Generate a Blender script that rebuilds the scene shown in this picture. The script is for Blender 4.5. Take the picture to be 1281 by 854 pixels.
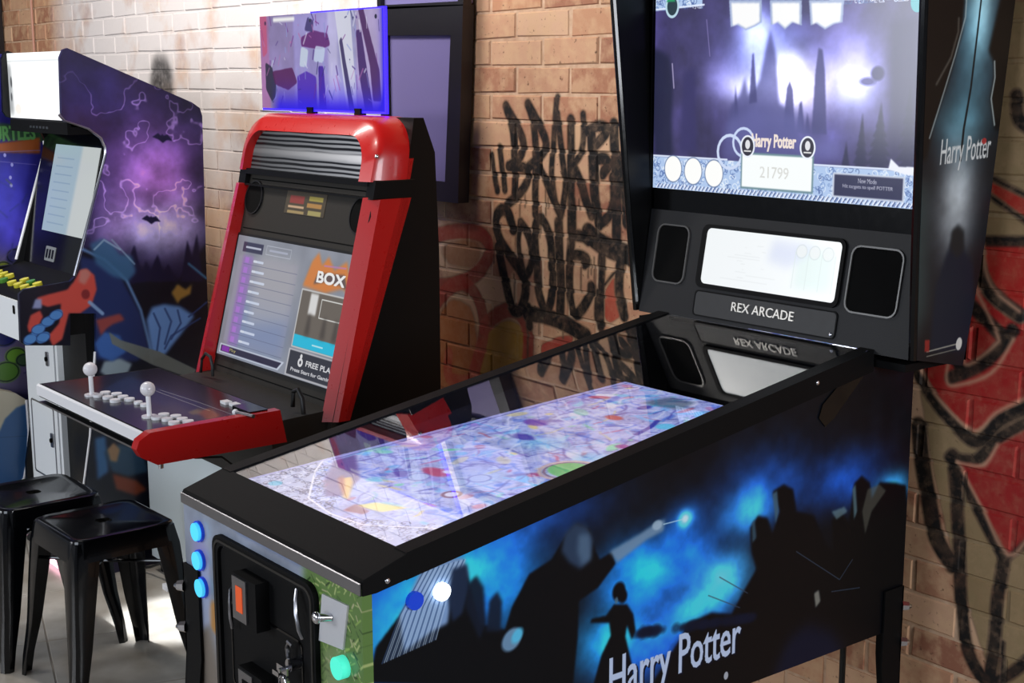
import bpy, bmesh, math, random
import numpy as np
from mathutils import Vector, Matrix
random.seed(7); rng = np.random.RandomState(11)
PI = math.pi
C = bpy.context.scene.collection
for o in list(bpy.data.objects): bpy.data.objects.remove(o)
S = bpy.context.scene

# ---------------------------------------------------------------- camera, world, lights, exposure
cam = bpy.data.objects.new('camera', bpy.data.cameras.new('camera')); C.objects.link(cam)
S.camera = cam
cam.data.sensor_width = 36; cam.data.lens = 36*1771.8/1281; cam.data.clip_start = .05
pit, yaw, rol = .18356, .90615, -.0019
fw = Vector((-math.sin(yaw)*math.cos(pit), math.cos(yaw)*math.cos(pit), -math.sin(pit)))
rt = Vector((math.cos(yaw), math.sin(yaw), 0)); up = rt.cross(fw)
r2 = rt*math.cos(rol)+up*math.sin(rol); u2 = -rt*math.sin(rol)+up*math.cos(rol)
cam.matrix_world = Matrix(((r2.x,u2.x,-fw.x,0),(r2.y,u2.y,-fw.y,0),(r2.z,u2.z,-fw.z,1.65),(0,0,0,1)))
w = bpy.data.worlds.new('world'); S.world = w; w.use_nodes = True
w.node_tree.nodes['Background'].inputs[0].default_value = (.62,.68,.80,1)
w.node_tree.nodes['Background'].inputs[1].default_value = .22
S.view_settings.view_transform = 'Standard'; S.view_settings.look = 'None'
S.view_settings.exposure = 0.0; S.view_settings.gamma = 1.0
def light(name, kind, loc, target, power, color, size=1, sizey=None, spot=None, blend=.5):
    l = bpy.data.lights.new(name, kind); o = bpy.data.objects.new(name, l); C.objects.link(o)
    o.location = loc; o.rotation_euler = (Vector(target)-Vector(loc)).to_track_quat('-Z','Y').to_euler()
    l.energy = power; l.color = color
    if kind == 'AREA':
        l.size = size
        if sizey: l.shape = 'RECTANGLE'; l.size_y = sizey
    if kind == 'SPOT': l.spot_size = spot; l.spot_blend = blend; l.shadow_soft_size = size
    return o
light('window_light', 'AREA', (-1.2,-3.6,2.1), (-2.4,1.6,.8), 95, (.80,.88,1), 2.6, 1.8)
light('side_fill_light', 'AREA', (2.2,1.3,2.0), (-2.2,1.6,.9), 95, (.90,.94,1), 1.4, 1.0)  # unseen fill added to brighten the right-facing side art
light('shopfront_light', 'AREA', (-5.6,-3.9,2.1), (-4.4,1.6,.8), 120, (.90,.94,1), 2.0, 1.8)
light('ceiling_wash', 'AREA', (-4.6,1.2,3.0), (-4.9,2.53,1.9), 60, (1,.95,.90), 1.8, .3)
light('ceiling_spot', 'SPOT', (-2.9,.6,3.0), (-3.15,2.53,1.75), 80, (1,.92,.85), .08, None, 1.0, .9)
light('added_floor_spot', 'SPOT', (-3.96,1.22,3.1), (-3.93,1.75,0), 1300, (.86,.92,1), .03, None, .15, .6)  # unseen spot added to make the bright patch on the tiles

# ---------------------------------------------------------------- materials
def new_mat(name):
    m = bpy.data.materials.new(name); m.use_nodes = True
    return m, m.node_tree.nodes, m.node_tree.links, m.node_tree.nodes['Principled BSDF']
def srgb(c):
    return tuple(((v/255)/12.92 if v/255 <= .04045 else ((v/255+.055)/1.055)**2.4) for v in c)+(1,)
def mat(name, col, rough=.5, metal=0, emit=0, grain=.0, gscale=60, bump=0, coat=0, spec=.5):
    m, N, L, P = new_mat(name)
    P.inputs['Base Color'].default_value = srgb(col); P.inputs['Roughness'].default_value = rough
    P.inputs['Metallic'].default_value = metal; P.inputs['Coat Weight'].default_value = coat
    P.inputs['Specular IOR Level'].default_value = spec
    if emit: P.inputs['Emission Color'].default_value = srgb(col); P.inputs['Emission Strength'].default_value = emit
    nz = N.new('ShaderNodeTexNoise'); nz.inputs['Scale'].default_value = gscale; nz.inputs['Detail'].default_value = 4
    tc = N.new('ShaderNodeTexCoord'); L.new(tc.outputs['Object'], nz.inputs['Vector'])
    mr = N.new('ShaderNodeMapRange'); mr.inputs[3].default_value = max(0,rough-.03); mr.inputs[4].default_value = min(1,rough+.04)
    L.new(nz.outputs[0], mr.inputs[0]); L.new(mr.outputs[0], P.inputs['Roughness'])
    if grain:
        cr = N.new('ShaderNodeMixRGB'); cr.blend_type = 'MULTIPLY'; cr.inputs[0].default_value = grain
        cr.inputs[1].default_value = srgb(col); L.new(nz.outputs[0], cr.inputs[2]); L.new(cr.outputs[0], P.inputs['Base Color'])
    if bump:
        b = N.new('ShaderNodeBump'); b.inputs['Strength'].default_value = bump; b.inputs['Distance'].default_value = .002
        L.new(nz.outputs[0], b.inputs['Height']); L.new(b.outputs[0], P.inputs['Normal'])
    return m
M_black = mat('black_powder_coat', (9,9,10), .6, bump=.1, gscale=400, spec=.12)
M_gloss = mat('black_gloss', (7,7,8), .12, spec=.35)
M_inner = mat('black_inner', (5,5,6), .35, spec=.25)
M_panel = mat('dark_plastic', (24,24,26), .5, bump=.15, gscale=500, spec=.25)
M_hole = mat('speaker_cloth', (7,7,7), .9, spec=.1)
M_chrome = mat('chrome', (215,215,220), .12, 1)
M_steel = mat('brushed_steel', (150,150,155), .3, 1)
M_red = mat('red_lacquer', (182,20,18), .28, coat=.25)
M_grey = mat('light_grey_laminate', (176,186,190), .45)
M_white = mat('white_plastic', (235,235,238), .3)
M_wpanel = mat('white_metal_sheet', (236,240,242), .25)
M_ball = mat('white_ball', (225,222,225), .2)
M_stool = mat('black_enamel', (6,7,10), .16, coat=.25, gscale=25, spec=.35)
M_bezel = mat('charcoal_bezel', (44,41,37), .5, spec=.25)
M_letter = mat('silver_letters', (225,220,210), .35, .3)
M_orange = mat('orange_slot', (225,85,30), .4, emit=.25)
M_cyan = mat('lit_cyan_button', (70,196,235), .3, emit=.75)
M_teal = mat('lit_teal_button', (70,215,185), .3, emit=.75)
M_whitelit = mat('lit_white_button', (245,250,255), .3, emit=3.0)
M_blueb = mat('blue_button', (20,60,190), .25, emit=.35)
M_ybtn = mat('yellow_button', (215,205,60), .3)
M_gbtn = mat('green_button', (80,140,50), .3)
M_bluelit = mat('blue_edge_glow', (40,25,255), .3, emit=3.2)
M_pinklit = mat('pink_strip_light', (255,190,215), .3, emit=3)
M_cable = mat('cable_rubber', (12,12,12), .5)
M_pinkcable = mat('pale_cable', (190,140,120), .6)
M_frame = mat('black_wood_frame', (20,17,22), .35)
M_lit_panel = mat('blue_lit_panel', (118,110,158), .35)  # blue-purple light on the framed panel is put into this colour
def glass(name, rough=0.0):
    m, N, L, P = new_mat(name)
    P.inputs['Base Color'].default_value = (1,1,1,1); P.inputs['Roughness'].default_value = rough
    P.inputs['Transmission Weight'].default_value = 1; P.inputs['IOR'].default_value = 1.5
    nz = N.new('ShaderNodeTexNoise'); nz.inputs['Scale'].default_value = 3
    mr = N.new('ShaderNodeMapRange'); mr.inputs[3].default_value = rough; mr.inputs[4].default_value = rough+.012
    L.new(nz.outputs[0], mr.inputs[0]); L.new(mr.outputs[0], P.inputs['Roughness'])
    return m
M_glass = glass('playfield_glass')

# ---------------------------------------------------------------- painter for flat printed art and screens
def blur(a, r):
    r = int(round(r))
    if r < 1: return a
    for _ in range(2):
        for ax in (0,1):
            n = a.shape[ax]; k = min(r, max(1,n//2-1))
            pad = [(0,0)]*a.ndim; pad[ax] = (k+1,k)
            c = np.cumsum(np.pad(a, pad, mode='edge'), axis=ax, dtype=np.float64)
            if ax == 0: a = ((c[2*k+1:]-c[:-2*k-1])/(2*k+1)).astype(np.float32)
            else: a = ((c[:,2*k+1:]-c[:,:-2*k-1])/(2*k+1)).astype(np.float32)
    return a
def vnoise(h, w_, cell, sx=1.0, sy=1.0):
    gh = int(h/(cell*sy))+3; gw = int(w_/(cell*sx))+3
    g = rng.rand(gh, gw).astype(np.float32)
    y = np.arange(h)/(cell*sy); x = np.arange(w_)/(cell*sx)
    yi = y.astype(int); xi = x.astype(int); fy = (y-yi); fx = (x-xi)
    fy = (fy*fy*(3-2*fy))[:,None]; fx = (fx*fx*(3-2*fx))[None,:]
    a = g[yi][:,xi]; b = g[yi][:,xi+1]; c = g[yi+1][:,xi]; d = g[yi+1][:,xi+1]
    return ((a*(1-fx)+b*fx)*(1-fy)+(c*(1-fx)+d*fx)*fy).astype(np.float32)
def fbm(h, w_, cell, oct=4, sx=1, sy=1):
    t = np.zeros((h,w_), np.float32); amp = 1; s = 0
    for _ in range(oct):
        t += amp*vnoise(h, w_, max(cell,1.5), sx, sy); s += amp; amp *= .5; cell /= 2
    return t/s
TXT = {}
def text_tris(s):
    if s not in TXT:
        cu = bpy.data.curves.new('t','FONT'); cu.body = s; cu.resolution_u = 3
        o = bpy.data.objects.new('t', cu); C.objects.link(o)
        bpy.context.view_layer.update()
        me = o.to_mesh(); me.calc_loop_triangles()
        v = np.array([p.co[:2] for p in me.vertices]); t = [tuple(tr.vertices) for tr in me.loop_triangles]
        o.to_mesh_clear(); bpy.data.objects.remove(o); bpy.data.curves.remove(cu)
        mn = v.min(0); v = v-mn; TXT[s] = (v, t)
    return TXT[s]
class Canvas:
    def __init__(s, u0, v0, u1, v1, ppm, col=(0,0,0)):
        s.u0, s.v0, s.u1, s.v1, s.p = u0, v0, u1, v1, ppm
        s.w = int((u1-u0)*ppm); s.h = int((v1-v0)*ppm)
        s.a = np.empty((s.h,s.w,3), np.float32); s.a[:] = np.array(col)/255
        s.alpha = None
    def box(s, pts, r):
        P = np.array(pts, float); P = np.stack([(P[:,0]-s.u0)*s.p, (P[:,1]-s.v0)*s.p], 1)
        x0 = max(0,int(P[:,0].min()-r)); x1 = min(s.w,int(P[:,0].max()+r)+2)
        y0 = max(0,int(P[:,1].min()-r)); y1 = min(s.h,int(P[:,1].max()+r)+2)
        return P, x0, x1, y0, y1
    def put(s, m, x0, x1, y0, y1, col, op):
        m = np.clip(m,0,1)*op
        if isinstance(col, np.ndarray) and col.ndim == 3: c = col[y0:y1,x0:x1]
        else: c = np.array(col)/255
        s.a[y0:y1,x0:x1] = s.a[y0:y1,x0:x1]*(1-m[...,None]) + c*m[...,None]
        if s.alpha is not None: s.alpha[y0:y1,x0:x1] = np.maximum(s.alpha[y0:y1,x0:x1], m)
    def poly(s, pts, col, op=1, soft=0, rough=0):
        sp = soft*s.p
        P, x0, x1, y0, y1 = s.box(pts, 3*sp+3)
        if x1-x0 < 2 or y1-y0 < 2: return
        X, Y = np.meshgrid(np.arange(x0,x1)+.5, np.arange(y0,y1)+.5)
        ins = np.zeros(X.shape, bool); n = len(P)
        for i in range(n):
            ax, ay = P[i]; bx, by = P[(i+1)%n]
            if ay == by: continue
            c = ((ay > Y) != (by > Y)) & (X < (bx-ax)*(Y-ay)/(by-ay)+ax)
            ins ^= c
        m = blur(ins.astype(np.float32), max(1, sp))
        if rough:
            m = np.clip((m-.5)*3+.5+(fbm(*m.shape, 14, 3)-.5)*rough,0,1)
        s.put(m, x0, x1, y0, y1, col, op)
    def line(s, pts, wd, col, op=1, soft=.0008, wd2=None, drip=0):
        wd2 = wd if wd2 is None else wd2
        R = (max(wd,wd2)/2+soft)*s.p
        P, x0, x1, y0, y1 = s.box(pts, R+2)
        if x1-x0 < 2 or y1-y0 < 2: return
        X, Y = np.meshgrid(np.arange(x0,x1)+.5, np.arange(y0,y1)+.5)
        best = np.full(X.shape, 1e9); n = len(P)-1
        for i in range(n):
            ax, ay = P[i]; bx, by = P[i+1]; dx, dy = bx-ax, by-ay; L2 = dx*dx+dy*dy+1e-9
            t = np.clip(((X-ax)*dx+(Y-ay)*dy)/L2,0,1)
            d = np.hypot(X-ax-t*dx, Y-ay-t*dy)
            ww = (wd+(wd2-wd)*(i+t)/n)*s.p/2
            best = np.minimum(best, d-ww)
        m = np.clip(.5-best/(2*max(soft*s.p,.6)),0,1)
        s.put(m.astype(np.float32), x0, x1, y0, y1, col, op)
    def ell(s, c, rx, ry, col, op=1, soft=.0, rot=0, glow=False):
        pts = [(c[0]-max(rx,ry)*1.0, c[1]-max(rx,ry)), (c[0]+max(rx,ry), c[1]+max(rx,ry))]
        k = 2.6 if glow else 1
        pts = [(c[0]-max(rx,ry)*k, c[1]-max(rx,ry)*k), (c[0]+max(rx,ry)*k, c[1]+max(rx,ry)*k)]
        P, x0, x1, y0, y1 = s.box(pts, 3)
        if x1-x0 < 1 or y1-y0 < 1: return
        X, Y = np.meshgrid((np.arange(x0,x1)+.5)/s.p+s.u0-c[0], (np.arange(y0,y1)+.5)/s.p+s.v0-c[1])
        a, b = math.cos(rot), math.sin(rot); U = (X*a+Y*b)/rx; V = (-X*b+Y*a)/ry; r = np.sqrt(U*U+V*V)
        if glow: m = np.exp(-r*r*1.4)
        else: m = np.clip((1-r)*min(rx,ry)*s.p/max(soft*s.p,1)+.5,0,1)
        s.put(m.astype(np.float32), x0, x1, y0, y1, col, op)
    def add(s, c, rx, ry, col, k=1, rot=0):
        X, Y = np.meshgrid((np.arange(s.w)+.5)/s.p+s.u0-c[0], (np.arange(s.h)+.5)/s.p+s.v0-c[1])
        a, b = math.cos(rot), math.sin(rot); U = (X*a+Y*b)/rx; V = (-X*b+Y*a)/ry
        s.a += (np.exp(-(U*U+V*V))*k)[...,None].astype(np.float32)*(np.array(col,np.float32)/255)
    def ring(s, c, r, wd, col, op=1, ry=None, n=20):
        ry = ry or r
        s.line([(c[0]+r*math.cos(i*2*PI/n), c[1]+ry*math.sin(i*2*PI/n)) for i in range(n+1)], wd, col, op)
    def text(s, txt, a, b, hgt, col, op=1, bold=0):
        v, t = text_tris(txt); W, Hh = v[:,0].max(), v[:,1].max()
        a = np.array(a); b = np.array(b); e = (b-a)/W
        Q = a+v[:,:1]*e+np.array([[0,1]])*v[:,1:]*hgt/Hh
        P, x0, x1, y0, y1 = s.box(Q, 4)
        if x1-x0 < 2 or y1-y0 < 2: return
        m = np.zeros((y1-y0,x1-x0), np.float32)
        for tr in t:
            p = P[list(tr)]; ax0 = max(x0,int(p[:,0].min())-1); ax1 = min(x1,int(p[:,0].max())+2); ay0 = max(y0,int(p[:,1].min())-1); ay1 = min(y1,int(p[:,1].max())+2)
            if ax1 <= ax0 or ay1 <= ay0: continue
            X, Y = np.meshgrid(np.arange(ax0,ax1)+.5, np.arange(ay0,ay1)+.5)
            d = []
            for i in range(3):
                q = p[(i+1)%3]-p[i]; L = math.hypot(*q)+1e-9
                d.append(((X-p[i,0])*q[1]-(Y-p[i,1])*q[0])/L)
            ar = (p[1,0]-p[0,0])*(p[2,1]-p[0,1])-(p[1,1]-p[0,1])*(p[2,0]-p[0,0])
            dd = np.minimum(np.minimum(*d[:2]),d[2]) if ar < 0 else -np.maximum(np.maximum(*d[:2]),d[2])
            mm = np.clip(dd+.5+bold*s.p,0,1)
            sl = m[ay0-y0:ay1-y0,ax0-x0:ax1-x0]; np.maximum(sl, mm, out=sl)
        s.put(m, x0, x1, y0, y1, col, op)
    def image(s, name):
        im = bpy.data.images.new(name, s.w, s.h, alpha=s.alpha is not None)
        buf = np.ones((s.h,s.w,4), np.float32); buf[...,:3] = np.clip(s.a,0,1)
        if s.alpha is not None: buf[...,3] = s.alpha
        im.pixels.foreach_set(buf.ravel()); im.update(); im.pack(); return im
def art_mat(name, cv, rough=.3, emit=0, coat=0, spec=.5):
    m, N, L, P = new_mat(name)
    t = N.new('ShaderNodeTexImage'); t.image = cv.image(name); t.extension = 'EXTEND'
    uv = N.new('ShaderNodeUVMap'); uv.uv_map = 'UVMap'; L.new(uv.outputs[0], t.inputs[0])
    P.inputs['Roughness'].default_value = rough; P.inputs['Coat Weight'].default_value = coat
    P.inputs['Specular IOR Level'].default_value = spec
    if emit:
        P.inputs['Base Color'].default_value = (.01,.01,.01,1)
        L.new(t.outputs[0], P.inputs['Emission Color']); P.inputs['Emission Strength'].default_value = emit
    else: L.new(t.outputs[0], P.inputs['Base Color'])
    return m

# ---------------------------------------------------------------- mesh helpers
def link(name, me, m, parent=None):
    o = bpy.data.objects.new(name, me); C.objects.link(o)
    if m: me.materials.append(m)
    if parent:
        o.parent = parent
        o.matrix_parent_inverse = Matrix.Identity(4)
        o.location = -Vector(parent['wp']) if 'wp' in parent else (0,0,0)
        if 'wp' not in parent: pass
    return o
def thing(name, label, cat, loc, group=None):
    o = bpy.data.objects.new(name, None); C.objects.link(o); o.location = loc; o['wp'] = list(loc)
    o.empty_display_size = .1; o['label'] = label; o['category'] = cat
    if group: o['group'] = group
    return o
def tag(o, label, cat=None, group=None):
    o['label'] = label
    if cat: o['category'] = cat
    if group: o['group'] = group
    return o
def bm_new(): return bmesh.new()
def finish(bm, name, m, parent=None, bevel=0, smooth=False, seg=2, kind=None):
    if bevel:
        bmesh.ops.bevel(bm, geom=[e for e in bm.edges if len(e.link_faces) == 2 and e.calc_face_angle(0) > .5], offset=bevel, segments=seg, affect='EDGES', profile=.5, clamp_overlap=True)
    bmesh.ops.recalc_face_normals(bm, faces=bm.faces)
    me = bpy.data.meshes.new(name); bm.to_mesh(me); bm.free()
    if smooth:
        me.polygons.foreach_set('use_smooth', [True]*len(me.polygons))
        try: me.set_sharp_from_angle(angle=.7)
        except Exception: pass
    o = link(name, me, m, parent)
    if kind: o['kind'] = kind
    return o
def add_box(bm, lo, hi, M=None):
    vs = [bm.verts.new((x,y,z)) for x in (lo[0],hi[0]) for y in (lo[1],hi[1]) for z in (lo[2],hi[2])]
    for f in ((0,1,3,2),(4,6,7,5),(0,4,5,1),(2,3,7,6),(0,2,6,4),(1,5,7,3)): bm.faces.new([vs[i] for i in f])
    if M: bmesh.ops.transform(bm, matrix=M, verts=vs)
    return vs
def box(name, lo, hi, m, parent=None, bevel=.002, **k):
    bm = bm_new(); add_box(bm, lo, hi); return finish(bm, name, m, parent, bevel, **k)
def add_prism(bm, pts, to3, off):       # pts (u,v) outline, to3 maps to 3D, off = extrusion vector
    off = Vector(off)
    a = [bm.verts.new(to3(u,v)) for u,v in pts]; b = [bm.verts.new(Vector(to3(u,v))+off) for u,v in pts]
    n = len(pts); bm.faces.new(a); bm.faces.new(b[::-1])
    for i in range(n): bm.faces.new((a[i],b[i],b[(i+1)%n],a[(i+1)%n]))
def prism(name, pts, to3, off, m, parent=None, bevel=0, **k):
    bm = bm_new(); add_prism(bm, pts, to3, off); return finish(bm, name, m, parent, bevel, **k)
def add_cyl(bm, a, b, r0, r1=None, n=16, cap=True):
    a = Vector(a); b = Vector(b); r1 = r0 if r1 is None else r1
    d = (b-a).normalized(); x = d.orthogonal().normalized(); y = d.cross(x)
    A = [bm.verts.new(a+(x*math.cos(i*2*PI/n)+y*math.sin(i*2*PI/n))*r0) for i in range(n)]
    B = [bm.verts.new(b+(x*math.cos(i*2*PI/n)+y*math.sin(i*2*PI/n))*r1) for i in range(n)]
    for i in range(n): bm.faces.new((A[i],A[(i+1)%n],B[(i+1)%n],B[i]))
    if cap: bm.faces.new(A[::-1]); bm.faces.new(B)
def cyl(name, a, b, r0, m, parent=None, r1=None, n=20, bevel=0, smooth=True):
    bm = bm_new(); add_cyl(bm, a, b, r0, r1, n); return finish(bm, name, m, parent, bevel, smooth)
def add_tube(bm, pts, r, n=8):
    pts = [Vector(p) for p in pts]; rings = []
    for i, p in enumerate(pts):
        d = (pts[min(i+1,len(pts)-1)]-pts[max(i-1,0)]).normalized()
        x = d.cross(Vector((.3,.2,.93))).normalized(); y = d.cross(x)
        rings.append([bm.verts.new(p+(x*math.cos(k*2*PI/n)+y*math.sin(k*2*PI/n))*r) for k in range(n)])
    for a, b in zip(rings, rings[1:]):
        for k in range(n): bm.faces.new((a[k],a[(k+1)%n],b[(k+1)%n],b[k]))
    bm.faces.new(rings[0][::-1]); bm.faces.new(rings[-1])
def tube(name, pts, r, m, parent=None, n=8):
    bm = bm_new(); add_tube(bm, pts, r, n); return finish(bm, name, m, parent, 0, True)
def sphere(name, c, r, m, parent=None, sc=(1,1,1)):
    bm = bm_new(); bmesh.ops.create_uvsphere(bm, u_segments=20, v_segments=12, radius=r)
    bmesh.ops.transform(bm, matrix=Matrix.Translation(c)@Matrix.Diagonal((*sc,1)), verts=bm.verts)
    return finish(bm, name, m, parent, 0, True)
def lerp_to3(O, u, v):
    O = Vector(O); u = Vector(u).normalized(); v = Vector(v).normalized(); n = u.cross(v)
    return (lambda a,b: O+u*a+v*b), n
def slab(name, cv, m, to3, off, parent, pts=None):   # printed sheet with thickness, planar UV from the canvas
    pts = pts or [(cv.u0,cv.v0),(cv.u1,cv.v0),(cv.u1,cv.v1),(cv.u0,cv.v1)]
    bm = bm_new(); off = Vector(off); uvl = bm.loops.layers.uv.new('UVMap'); uvd = {}
    a = []; b = []
    for u,v in pts:
        p = Vector(to3(u,v)); q = bm.verts.new(p); r = bm.verts.new(p+off); a.append(q); b.append(r)
        uvd[q] = uvd[r] = ((u-cv.u0)/(cv.u1-cv.u0),(v-cv.v0)/(cv.v1-cv.v0))
    n = len(pts); bm.faces.new(a); bm.faces.new(b[::-1])
    for i in range(n): bm.faces.new((a[i],b[i],b[(i+1)%n],a[(i+1)%n]))
    bmesh.ops.recalc_face_normals(bm, faces=bm.faces)
    for f in bm.faces:
        for l in f.loops: l[uvl].uv = uvd[l.vert]
    me = bpy.data.meshes.new(name); bm.to_mesh(me); bm.free()
    return link(name, me, m, parent)
def text_mesh(name, txt, a, to3, off, width, hgt, m, parent):
    v, t = text_tris(txt); W, Hh = v[:,0].max(), v[:,1].max()
    bm = bm_new(); off = Vector(off)
    P = [(a[0]+x/W*width, a[1]+y/Hh*hgt) for x,y in v]
    va = [bm.verts.new(to3(*p)) for p in P]; vb = [bm.verts.new(Vector(to3(*p))+off) for p in P]
    cnt = {}
    for tr in t:
        bm.faces.new([va[i] for i in tr]); bm.faces.new([vb[i] for i in tr][::-1])
        for i in range(3):
            e = (tr[i],tr[(i+1)%3]); cnt[e] = 1
    for (i,j) in cnt:
        if (j,i) not in cnt: bm.faces.new((va[i],va[j],vb[j],vb[i]))
    return finish(bm, name, m, parent)
def rrect(x0, y0, x1, y1, r, n=5):
    o = []
    for cx, cy, a0 in ((x1-r,y1-r,0),(x0+r,y1-r,PI/2),(x0+r,y0+r,PI),(x1-r,y0+r,1.5*PI)):
        for i in range(n+1): a = a0+i*PI/2/n; o.append((cx+r*math.cos(a), cy+r*math.sin(a)))
    return o
def add_ringprism(bm, outer, inner, to3, off):
    off = Vector(off); n = len(outer)
    oa = [bm.verts.new(to3(*p)) for p in outer]; ob = [bm.verts.new(Vector(to3(*p))+off) for p in outer]
    ia = [bm.verts.new(to3(*p)) for p in inner]; ib = [bm.verts.new(Vector(to3(*p))+off) for p in inner]
    for i in range(n):
        j = (i+1)%n
        bm.faces.new((oa[i],oa[j],ia[j],ia[i])); bm.faces.new((ob[i],ib[i],ib[j],ob[j]))
        bm.faces.new((oa[i],ob[i],ob[j],oa[j])); bm.faces.new((ia[i],ia[j],ib[j],ib[i]))
def ringprism(name, outer, inner, to3, off, m, parent, bevel=0):
    bm = bm_new(); add_ringprism(bm, outer, inner, to3, off); return finish(bm, name, m, parent, bevel)
# ==== WALL
WX0, WX1, WZ1, WY = -9.2, -.4, 3.2, 2.53
g = Canvas(-7.6, .3, -1.2, 2.0, 420); g.alpha = np.zeros((g.h,g.w), np.float32)
K = (24,20,18)
def gl(pts, wd, col=K, op=.97, **k):
    P = [Vector((*p,0)) for p in pts]; Q = []
    for i in range(len(P)-1):          # smooth the sprayed stroke
        p0, p1, p2, p3 = P[max(i-1,0)], P[i], P[i+1], P[min(i+2,len(P)-1)]
        for s_ in range(5):
            t = s_/5; Q.append(.5*((2*p1)+(p2-p0)*t+(2*p0-5*p1+4*p2-p3)*t*t+(3*p1-p0-3*p2+p3)*t**3))
    Q.append(P[-1]); g.line([(q.x,q.y) for q in Q], wd*(.98 if col is K else 1.1), col, op, soft=.004, **k)
# red and orange sprayed rings
RD = (168,28,22); OR = (214,110,26); YE = (206,150,40)
g.poly([(-3.6478,0.7361),(-3.63,0.8914),(-3.5291,0.9872),(-3.4203,0.968),(-3.3948,0.8582),(-3.4231,0.7312),(-3.6059,0.6577)], OR, .75, soft=.02, rough=.6)
g.poly([(-3.4369,0.7041),(-3.3948,0.8582),(-3.3417,0.914),(-3.2392,0.9594),(-3.1651,0.9382),(-3.1652,0.8295),(-3.3965,0.6947)], YE, .8, soft=.02, rough=.6)
g.poly([(-3.5965,1.136),(-3.4851,1.1703),(-3.3916,1.1705),(-3.3658,1.1334),(-3.419,1.0805),(-3.5553,1.0827)], OR, .6, soft=.02, rough=.6)
gl([(-3.727,1.1241),(-3.5958,1.1729),(-3.4577,1.1965),(-3.3653,1.1885),(-3.3334,1.1443),(-3.3926,1.0753),(-3.5008,1.0314),(-3.5989,1.0121)], .045, RD, .8)
gl([(-3.6765,0.7658),(-3.6591,0.8874),(-3.571,0.9905),(-3.4734,1.0344),(-3.3934,0.9954),(-3.3652,0.9108),(-3.3954,0.8094),(-3.4367,0.7206)], .045, RD, .8)
gl([(-3.3652,0.9108),(-3.3155,0.9494),(-3.2391,0.9828),(-3.1773,0.9675),(-3.1505,0.9094),(-3.1578,0.8229)], .045, RD, .8)
gl([(-3.5462,0.8027),(-3.5475,0.727),(-3.4366,0.7289)], .04, RD, .6)
g.poly([(-2.8207,1.0866),(-2.7803,1.1357),(-2.7633,1.0932),(-2.7459,1.0287),(-2.7944,0.9999),(-2.8195,1.0079)], (206,60,40), .8, soft=.006, rough=.5)
g.poly([(-3.092,0.8998),(-3.0186,0.9343),(-2.9385,0.9515),(-2.9646,0.9068),(-3.0919,0.8637)], (190,40,34), .8, soft=.006, rough=.5)
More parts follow.
